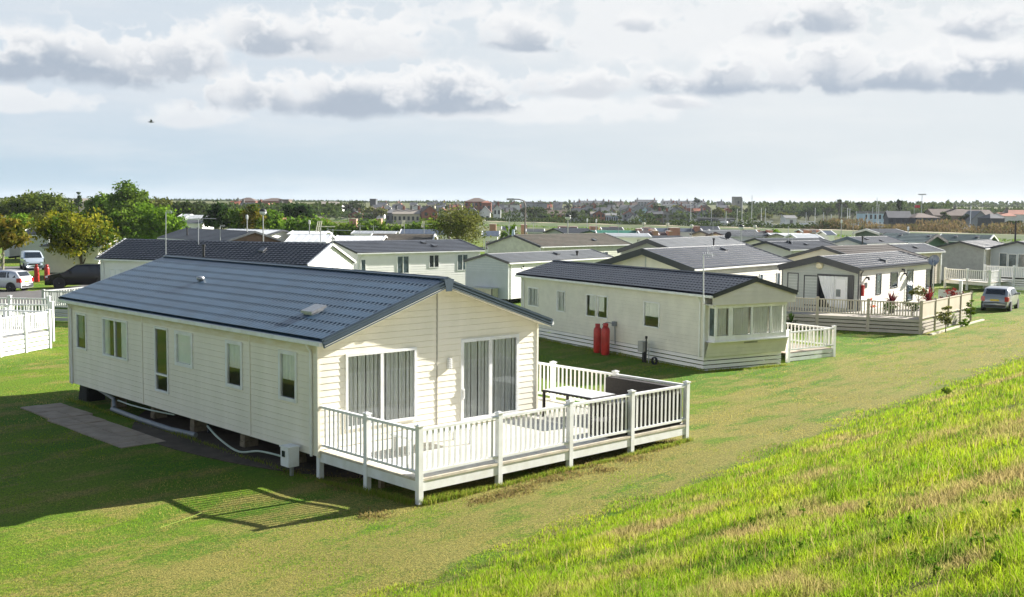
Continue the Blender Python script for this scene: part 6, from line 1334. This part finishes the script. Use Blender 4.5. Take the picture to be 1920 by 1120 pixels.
ftree('broad green tree before the low pale hall', 592, 626, 383, 470, 'far', 1000, 402); ftree('dark tree mass left of the tower house', 640, 685, 376, 560, 'far', 1400, 402); ftree('grey green tree in front of the tower house', 680, 730, 386, 440, 'olive', 1300, 408)
ftree('dark round bush at the right edge under the white house', 1886, 1916, 412, 290, 'dark', 900, 425); ftree('green tree between the dark houses by the reeds', 1763, 1782, 396, 340, 'far', 600, 420); ftree('small tree before the pale shed', 1800, 1825, 400, 345, 'far', 700, 420)
ftree('low green tree at the left skyline beyond the aerial', 330, 392, 378, 300, 'far', 1500, 400); ftree('left end skyline tree with a pale patch', -10, 12, 372, 300, 'far', 500)
k = 0
for i in range(60):
    px = rgt.uniform(640, 1640); D = rgt.choice([470, 540, 620, 700, 800]); y0 = {470: 400, 540: 394, 620: 389, 700: 385, 800: 381}[D]+rgt.uniform(-3, 3); w_ = rgt.uniform(8, 18)*600/D
    if px > 1400: y0 -= rgt.uniform(1, 5)
    ftree('round leafy tree scattered among the hillside houses', px-w_, px+w_, y0, D+rgt.uniform(-20, 20), rgt.choice(['far', 'far', 'dark', 'olive']), 420, min(y0+14, 412), 'trees among the hillside houses', seed=i)
o_pts = []
def wood(name, label, x0, x1, D0, D1, y0, y1, n, size, kind, seed):
    rg = np.random.default_rng(seed); D = rg.uniform(D0, D1, n); px = rg.uniform(x0, x1, n); x = (px-960)/FPX*D
    zt = H+(392.6+ROLL*(px-960)-(y0+(y1-y0)*rg.uniform(0, 1, n)**.8)-2.2*np.sin(px*.35)*np.sin(px*.11+1)-1.5*np.sin(px*.9))/FPX*D; zt = np.maximum(zt, ground_h(x, D)+.3)
    c = np.stack([x, D, zt], -1); nr = rg.normal(size=(n, 3)); nr /= np.linalg.norm(nr, axis=1)[:, None]; a = np.cross(nr, rg.normal(size=(n, 3))); a /= np.linalg.norm(a, axis=1)[:, None]; b = np.cross(nr, a); sz = (size*rg.uniform(.5, 1.3, n))[:, None]
    Vv = np.stack([c-a*sz, c-b*sz*.6, c+a*sz, c+b*sz*.6], 1).reshape(-1, 3); o = npmesh(name, Vv, np.arange(len(Vv)).reshape(-1, 4), LEAVES[kind]); tag(o, label, 'wood', kind='stuff')
wood('far_wood', 'faint line of woods on the farthest horizon', -500, 2400, 1000, 1150, 381, 390, 16000, 2.2, 'far', 9)
wood('far_wood', 'distant green wood along the right skyline behind the harbour', 1400, 1780, 560, 760, 382, 402, 15000, 1.0, 'far', 1)
wood('far_wood', 'distant dark scrub filling the gaps of the hillside town', 560, 1420, 470, 760, 397, 410, 7000, 1.0, 'far', 2)
wood('far_wood', 'distant woods behind the left hand trees', -260, 640, 330, 520, 383, 402, 14000, .8, 'far', 3)
wood('far_wood', 'distant scrub behind the houses at the right edge', 1700, 2100, 520, 620, 391, 406, 11000, .8, 'far', 4)
# boats and masts
def boat(label, px, ytop, D, sc=1., hullm=None, rz=0., group=None):
    a = at(px, ytop, D); o = empty('boat', label, 'boat', (a.x, D, .2), rz, group); hm = hullm or WALLS['white']; L_ = 4.2*sc
    mb = MB(); st_ = [(-1, .55, .9), (-.5, .8, .95), (.1, .85, 1.), (.6, .6, 1.1), (1, .05, 1.3)]
    for (x, w_, z) in st_: mb.v += [(x*L_, -w_*sc*1.3, z*sc), (x*L_, -w_*sc*.6, 0), (x*L_, w_*sc*.6, 0), (x*L_, w_*sc*1.3, z*sc)]
    for k in range(4): mb.f += [(k*4+j, k*4+(j+1) % 4, k*4+4+(j+1) % 4, k*4+4+j) for j in range(4)]
    mb.f += [(3, 2, 1, 0)]; mb.build('hull', hm, o)
    mb = MB(); mb.box(-1.6*sc, .9*sc, -.6*sc, .6*sc, .9*sc, 1.6*sc); mb.build('cabin', WALLS['white'], o)
    mb = MB(); mb.tube([(.3*sc, 0, .9*sc), (.3*sc, 0, a.z-.2)], .11, 5); mb.tube([(.3*sc, 0, 2.0*sc), (-2.4*sc, 0, 2.1*sc)], .1, 5); mb.build('mast', mat('mast_grey', (.55, .57, .58), .4), o); return o
bl = [(1297, 374, 420), (1409, 367, 400), (1333, 390, 430), (1393, 378, 410), (1381, 392, 420), (1426, 390, 395), (1437, 391, 400), (1510, 398, 390), (1527, 390, 400), (1546, 398, 380), (1577, 383, 370), (1588, 390, 375), (1595, 391, 372), (1635, 388, 360), (1643, 371, 365), (1650, 384, 365), (1662, 394, 360), (1605, 396, 370), (1467, 402, 390), (1360, 396, 425), (1818, 386, 300), (1560, 402, 372), (1625, 399, 365), (1672, 398, 355)]
blab = ['tall masted boat at the left end of the harbour', 'boat with the tallest mast right of the church tower', 'short masted boat near the quay shed', 'boat whose mast stands in front of the church tower', 'small boat left of the church tower foot', 'white cabin boat with a thin mast, right of the tallest mast', 'blue hulled boat beside the white cabin boat', 'low boat left of the wide dark tree foot', 'boat under the wide dark tree', 'low boat before the brown scrub', 'boat with a pale tall mast left of the blue quay building', 'boat with twin looking mast next to the pale tall mast', 'boat just right of the twin looking mast', 'boat left of the tall mast by the blue quay building', 'boat with the tall mast by the blue quay building', 'boat tucked right of that tall mast', 'small boat left of the dark timber house', 'short masted boat in front of the blue quay building', 'low boat by the white boat shed', 'low boat right of the quay shed', 'lone mast boat behind the brown terrace at the right', 'small boat by the reeds left of the lamp', 'small boat hidden in the reeds before the blue building', 'last boat before the dark timber house']
for i, ((px, yt, D), lb_) in enumerate(zip(bl, blab)): boat(lb_, px, yt, D, rgt.uniform(.8, 1.15), WALLS['pale blue'] if i in (6, 10) else None, rgt.uniform(-.5, .5)+(3.1 if i % 3 == 0 else 0))
fl = at(1719, 386, 340); fp = empty('flagpole', 'slim flagpole flying a small red flag over the dark timber house', 'flagpole', (fl.x-.7, 340, G0), 0, absz=True); mb = MB(); mb.tube([(0, 0, G0), (0, 0, fl.z+.3)], .08, 5); mb.build('pole', GALV, fp)
mb = MB(); n_ = 6; [mb.quad((k*.28, .1*math.sin(k), fl.z+.2), ((k+1)*.28, .1*math.sin(k+1), fl.z+.15), ((k+1)*.28, .1*math.sin(k+1), fl.z-.65), (k*.28, .1*math.sin(k), fl.z-.6)) for k in range(n_)]; mb.build('flag', mat('flag_red', (.65, .05, .07), .7), fp)
tm_ = at(1729, 366, 380); tmast = empty('lighting_mast', 'very tall slim lighting mast on the skyline right of the red flag', 'lighting mast', (tm_.x, 380, G0), 0, absz=True); mb = MB(); mb.tube([(0, 0, G0), (0, 0, tm_.z)], .1, 5); mb.build('pole', GALV, tmast); mb = MB(); mb.box(-1.3, 1.3, -.2, .2, tm_.z, tm_.z+.4); mb.build('lamp_head', GALV, tmast)

# ================================================================== gulls
def gull(label, px, py, D, sc, rz=0.):
    p = at(px, py, D); o = empty('gull', label, 'bird', p, rz); mb = MB(); mb.lathe([(.01, -.30), (.05, -.22), (.085, -.05), (.085, .08), (.05, .2), (.045, .25), (.01, .33)], (0, 0, 0), 10, 'x')
    mb.quad((-.28, -.03, .0), (-.28, .03, 0), (-.42, .09, .01), (-.42, -.09, .01)); b = mb.build('body', mat('gull_grey', (.20, .21, .22), .7), o, smooth=True)
    for s in (-1, 1):
        mb = MB(); mb.v = [(.10, s*.06, .03), (-.08, s*.06, .02), (-.02, s*.35, .22), (.14, s*.35, .24), (-.18, s*.72, .20+.10*(s > 0)), (.06, s*.40, .26), (.10, s*.06, .015), (-.02, s*.35, .2)]
        mb.f = [(0, 1, 2, 3), (3, 2, 4)]; mb.build('wing', mat('wing_grey', (.16, .17, .18), .7), b)
    mb = MB(); mb.lathe([(.04, .25), (.045, .30), (.03, .35), (.008, .42)], (0, 0, .01), 8, 'x'); mb.build('head', mat('gull_white', (.5, .5, .5), .7), b); o.scale = (sc,)*3; return o
gull('grey gull gliding in the sky above the left trees', 283, 229, 75, .62, .2); gull('tiny far gull high over the middle of the picture', 1044, 97, 190, .55, .8)

# ================================================================== grass blades on the bank and lawn
def vnoise(x, y, sc, seed):
    rg = np.random.default_rng(seed); g_ = rg.uniform(size=(257, 257)); X_ = (x*sc) % 256; Y_ = (y*sc) % 256; i = X_.astype(int); j = Y_.astype(int); fx = X_-i; fy = Y_-j; fx = fx*fx*(3-2*fx); fy = fy*fy*(3-2*fy)
    return (g_[i, j]*(1-fx)+g_[i+1, j]*fx)*(1-fy)+(g_[i, j+1]*(1-fx)+g_[i+1, j+1]*fx)*fy
def blade_material():
    m = bpy.data.materials.new('grass_blades'); m.use_nodes = True; N = NT(m.node_tree); N.n.clear(); at_ = N.new('ShaderNodeAttribute'); at_.attribute_name = 'tint'; geo = N.new('ShaderNodeNewGeometry')
    c = N.mix(N.m('MULTIPLY', geo.outputs['Random Per Island'], .35), at_.outputs['Color'], (.38, .36, .06)); d = N.new('ShaderNodeBsdfDiffuse'); N.put(d.inputs[0], c); t = N.new('ShaderNodeBsdfTranslucent'); N.put(t.inputs[0], c)
    mx = N.new('ShaderNodeMixShader'); mx.inputs[0].default_value = .48; N.l.new(d.outputs[0], mx.inputs[1]); N.l.new(t.outputs[0], mx.inputs[2]); o = N.new('ShaderNodeOutputMaterial'); N.l.new(mx.outputs[0], o.inputs[0]); return m
BLADE = blade_material()
def blades(name, x, y, h, wd, colr, label, lean=.5, seed=1):
    rg = np.random.default_rng(seed); n = len(x); z = ground_h(x, y)-.01; a = rg.uniform(0, 6.28, n); la = rg.uniform(0, 6.28, n); ln = rg.uniform(.1, 1, n)*lean*h
    dx, dy = np.cos(a)*wd, np.sin(a)*wd; lx, ly = np.cos(la)*ln, np.sin(la)*ln; P0 = np.stack([x-dx, y-dy, z], -1); P1 = np.stack([x+dx, y+dy, z], -1); M1 = np.stack([x+lx*.35+dx*.8, y+ly*.35+dy*.8, z+h*.6], -1); M0 = np.stack([x+lx*.35-dx*.8, y+ly*.35-dy*.8, z+h*.6], -1); Tp = np.stack([x+lx, y+ly, z+h*(1-.25*ln/h)], -1)
    Vv = np.stack([P0, P1, M1, Tp, M0], 1).reshape(-1, 3); Fq = (np.arange(n)[:, None, None]*5+np.array([[0, 1, 2], [0, 2, 4], [4, 2, 3]])[None]).reshape(-1, 3); o = npmesh(name, Vv, Fq, BLADE, n=3); ca = o.data.color_attributes.new('tint', 'FLOAT_COLOR', 'POINT'); cc = np.ones((n, 5, 4), np.float32); cc[:, :, :3] = colr[:, None, :]; ca.data.foreach_set('color', cc.ravel()); tag(o, label, 'grass', kind='stuff'); return o
def cmix(a, b, t): t = np.clip(t, 0, 1)[:, None]; return np.array(a)[None]*(1-t)+np.array(b)[None]*t if np.ndim(a) == 1 and np.ndim(b) == 1 else a*(1-t)+b*t
rg = np.random.default_rng(21); n = 680000; u = rg.uniform(size=n); r0, r1 = 5.0, 75.; r = r0*(r1/r0)**(u**1.15); th = rg.uniform(R(-32), R(34), n); x = r*np.sin(th); y = r*np.cos(th); s = s_of(x, y); edge = .45+.5*(vnoise(x, y, .9, 1)-.5)*2
k = (s > edge) & (s < 13.5); x, y, s, r = x[k], y[k], s[k], r[k]; n = len(x)
straw = vnoise(x*.62+y*.785, (x*.785-y*.62)*1.5, .5, 3)*.42+vnoise(x, y, 1.9, 4)*.36+vnoise(x+y*.4, y, 5., 5)*.22; tall = vnoise(x, y, 1.1, 6); near_edge = np.clip(1-(s-.4)/2.6, 0, 1)
c = cmix((.16, .36, .01), (.43, .54, .02), vnoise(x, y, .8, 7)*.8+vnoise(x, y, 3.1, 17)*.6-.2); c = cmix(c, np.tile((.08, .20, .015), (n, 1)), (vnoise(x, y, 2.6, 8)-.60)*6)
c = cmix(c, np.tile((.42, .33, .15), (n, 1)), (straw-.575+.10*np.clip((s-4)/6, 0, 1)-.20*near_edge)*6); c = cmix(c, np.tile((.36, .28, .12), (n, 1)), (rg.uniform(size=n) > .80).astype(float)*.8); c *= rg.uniform(.7, 1.25, n)[:, None]
hh = (.04+.10*tall+.08*vnoise(x, y, 3.3, 9))*(rg.uniform(.55, 1.15, n))*np.clip(.55+(s-.4)*.4, .45, 1.1); wd = .0025*(r/6)**.66*rg.uniform(.7, 1.3, n)
blades('bank_grass', x, y, hh, wd, c, 'long green and straw coloured grass covering the bank in the foreground', .75)
n = 200000; u = rg.uniform(size=n); r = 13*(70/13)**(u**1.0); th = rg.uniform(R(-32), R(32), n); x = r*np.sin(th); y = r*np.cos(th); s = s_of(x, y)
du = (x-GW[0])*CU[0]+(y-GW[1])*CU[1]; dv = (x-GW[0])*CV[0]+(y-GW[1])*CV[1]; inside = ((du > .3) & (du < 8.7) & (dv > -3.4) & (dv < 14)) | ((du > -1.1) & (du < .4) & (dv > -.2) & (dv < 13.6)) | ((((du-1.4)/2.5)**2+((dv-5)/5.7)**2) < 1)
k = (s < .5) & (~inside) & (y < 62); x, y, s, r = x[k], y[k], s[k], r[k]; n = len(x); pt = vnoise(x, y, .35, 31)*.6+vnoise(x, y, 1.7, 32)*.4
c = cmix((.14, .33, .01), (.27, .42, .015), vnoise(x, y, .6, 33)); c = cmix(c, np.tile((.46, .39, .12), (n, 1)), (pt-.5+.18*np.clip((s+7)/5, 0, 1))*7); c *= rg.uniform(.6, 1.3, n)[:, None]
blades('lawn_grass', x, y, .035*rg.uniform(.5, 1.3, n)*(r/20)**.3, .004*(r/16)**.8, c, 'short mown lawn grass around the homes', 1.1, 5)
n = 2000; u = rg.uniform(size=n); r = 5.5*(45/5.5)**u; th = rg.uniform(R(-30), R(32), n); x = r*np.sin(th); y = r*np.cos(th); s = s_of(x, y); k = (s > .9) & (s < 13) & (vnoise(x, y, .6, 41) > .42); x, y, r = x[k], y[k], r[k]; n = len(x)
blades('dry_stalks', x, y, rg.uniform(.16, .34, n), .0020*(r/6)**.7, cmix((.50, .40, .20), (.34, .24, .12), rg.uniform(size=n)), 'thin dry seed stalks standing above the bank grass', .45, 6)
X_, Y_ = [], []
for (P0_, P1_, m) in (((.085, -3.62), (8.9, -3.62), 5200), ((-.02, 0), (-.02, -3.5), 1600), ((-.1, .2), (-.1, 14), 1500)):
    t = rg.uniform(size=m); o_ = np.abs(rg.normal(size=m))*.07; uu = P0_[0]+(P1_[0]-P0_[0])*t+(-o_ if P0_[0] == P1_[0] or m < 2000 else 0); vv_ = P0_[1]+(P1_[1]-P0_[1])*t-(o_ if m > 2000 else 0); X_.append(GW[0]+uu*CU[0]+vv_*CV[0]); Y_.append(GW[1]+uu*CU[1]+vv_*CV[1])
for t in (0,):
    m = 5000; q = rg.uniform(size=m); c_, s_2 = math.cos(P2[2]), math.sin(P2[2]); o_ = np.abs(rg.normal(size=m))*.06; side = rg.uniform(size=m) < .75
    uu = np.where(side, .02-o_, .1+q*4.1); vv_ = np.where(side, .4+q*13.5, .34-o_); X_.append(P2[0]+uu*c_-vv_*s_2); Y_.append(P2[1]+uu*s_2+vv_*c_)
x = np.concatenate(X_); y = np.concatenate(Y_); n = len(x)
blades('edge_grass', x, y, rg.uniform(.05, .16, n)*(.5+vnoise(x, y, 1.3, 51)), .006*rg.uniform(.6, 1.2, n), cmix((.12, .28, .01), (.35, .32, .08), rg.uniform(size=n)), 'longer unmown grass along the foot of the deck and the skirting', .9, 7)
# mowings lying on the lawn by the deck
cl_ = [(1060, 878, .55), (1010, 902, .5), (1100, 872, .45), (1180, 862, .6), (1215, 845, .4), (960, 925, .6), (1120, 862, .3), (905, 940, .4), (1240, 838, .3), (1130, 885, .3), (700, 962, .3), (1000, 880, .25), (1255, 830, .3), (1070, 890, .5), (1035, 898, .45), (940, 932, .3), (985, 915, .4), (640, 900, .4), (700, 880, .5), (610, 880, .5), (560, 870, .4)]
X_, Y_ = [], []
for (px, py, rr) in cl_:
    g_ = G(px, py, .05); m = int(420*rr); X_.append(g_.x+rg.normal(size=m)*rr*.55*CU[0]+rg.normal(size=m)*.12); Y_.append(g_.y+rg.normal(size=m)*rr*.55*CU[1]+rg.normal(size=m)*.12)
x = np.concatenate(X_); y = np.concatenate(Y_); n = len(x)
blades('grass_clippings', x, y, .08*rg.uniform(.4, 1.4, n), .012*rg.uniform(.5, 1.3, n), cmix((.16, .11, .06), (.30, .23, .11), rg.uniform(size=n)), 'dry brown grass clippings lying along the front of the white deck', 1.8, 8)
# weeds
def weed(label, px, py, h, kind='green', n=60, size=.03):
    lo = at(px, py, 15); r_ = ray(px, py); t = 5.
    while t < 90 and H+r_.z*t > gh(r_.x*t, r_.y*t): t += .05
    p = Vector((r_.x*t, r_.y*t, gh(r_.x*t, r_.y*t))); o = empty('weed', label, 'weed', p, 0); mb = MB(); mb.tube([(0, 0, 0), (.01, 0, h)], [.008, .004], 5); mb.build('stem', LEAVES['green'], o); leaf_cloud('leaves', [(0, 0, h*.75, h*.3, h*.3, h*.3)], n, size, LEAVES[kind], o, per=6); return o
weed('small upright dark leaved plant alone on the upper right bank', 1774, 752, .34, 'green', 90, .045)
rgw = random.Random(4)
for i in range(26):
    weed('low broad leaved weed growing through the bank grass', rgw.uniform(1380, 1910), rgw.uniform(960, 1110), rgw.uniform(.10, .17), 'bright', 24, .020)
for o in list(scene.objects):
    if o.name.startswith('weed') and o.get('label', '').startswith('low broad'): o['group'] = 'broad leaved weeds in the bank grass'
mb = MB(); hp = [G(300, 990, .0), G(345, 975, .0), G(378, 962, -.0)]; mb.tube([tuple(p+Vector((0, 0, .004))) for p in hp], .005, 6); o = mb.build('yellow_strap', mat('yellow_green_strap', (.24, .34, .03), .8)); tag(o, 'thin yellow green strap lying on the lawn at the edge of the shadow', 'strap')

# ================================================================== haze
def haze():
    m = bpy.data.materials.new('haze'); m.use_nodes = True; N = NT(m.node_tree); N.n.clear(); v = N.new('ShaderNodeVolumePrincipled'); v.inputs['Color'].default_value = (.86, .92, 1, 1); v.inputs['Density'].default_value = HAZE_D; v.inputs['Anisotropy'].default_value = .2
    o = N.new('ShaderNodeOutputMaterial'); N.l.new(v.outputs[0], o.inputs['Volume']); mb = MB(); mb.box(-3600, 3600, -450, 5200, -2.0, 60.); ob = mb.build('haze', m); tag(ob, kind='stuff'); ob['label'] = 'thin pale haze in the air over the whole park and town'; ob['category'] = 'haze'
HAZE_D = .00008
haze()
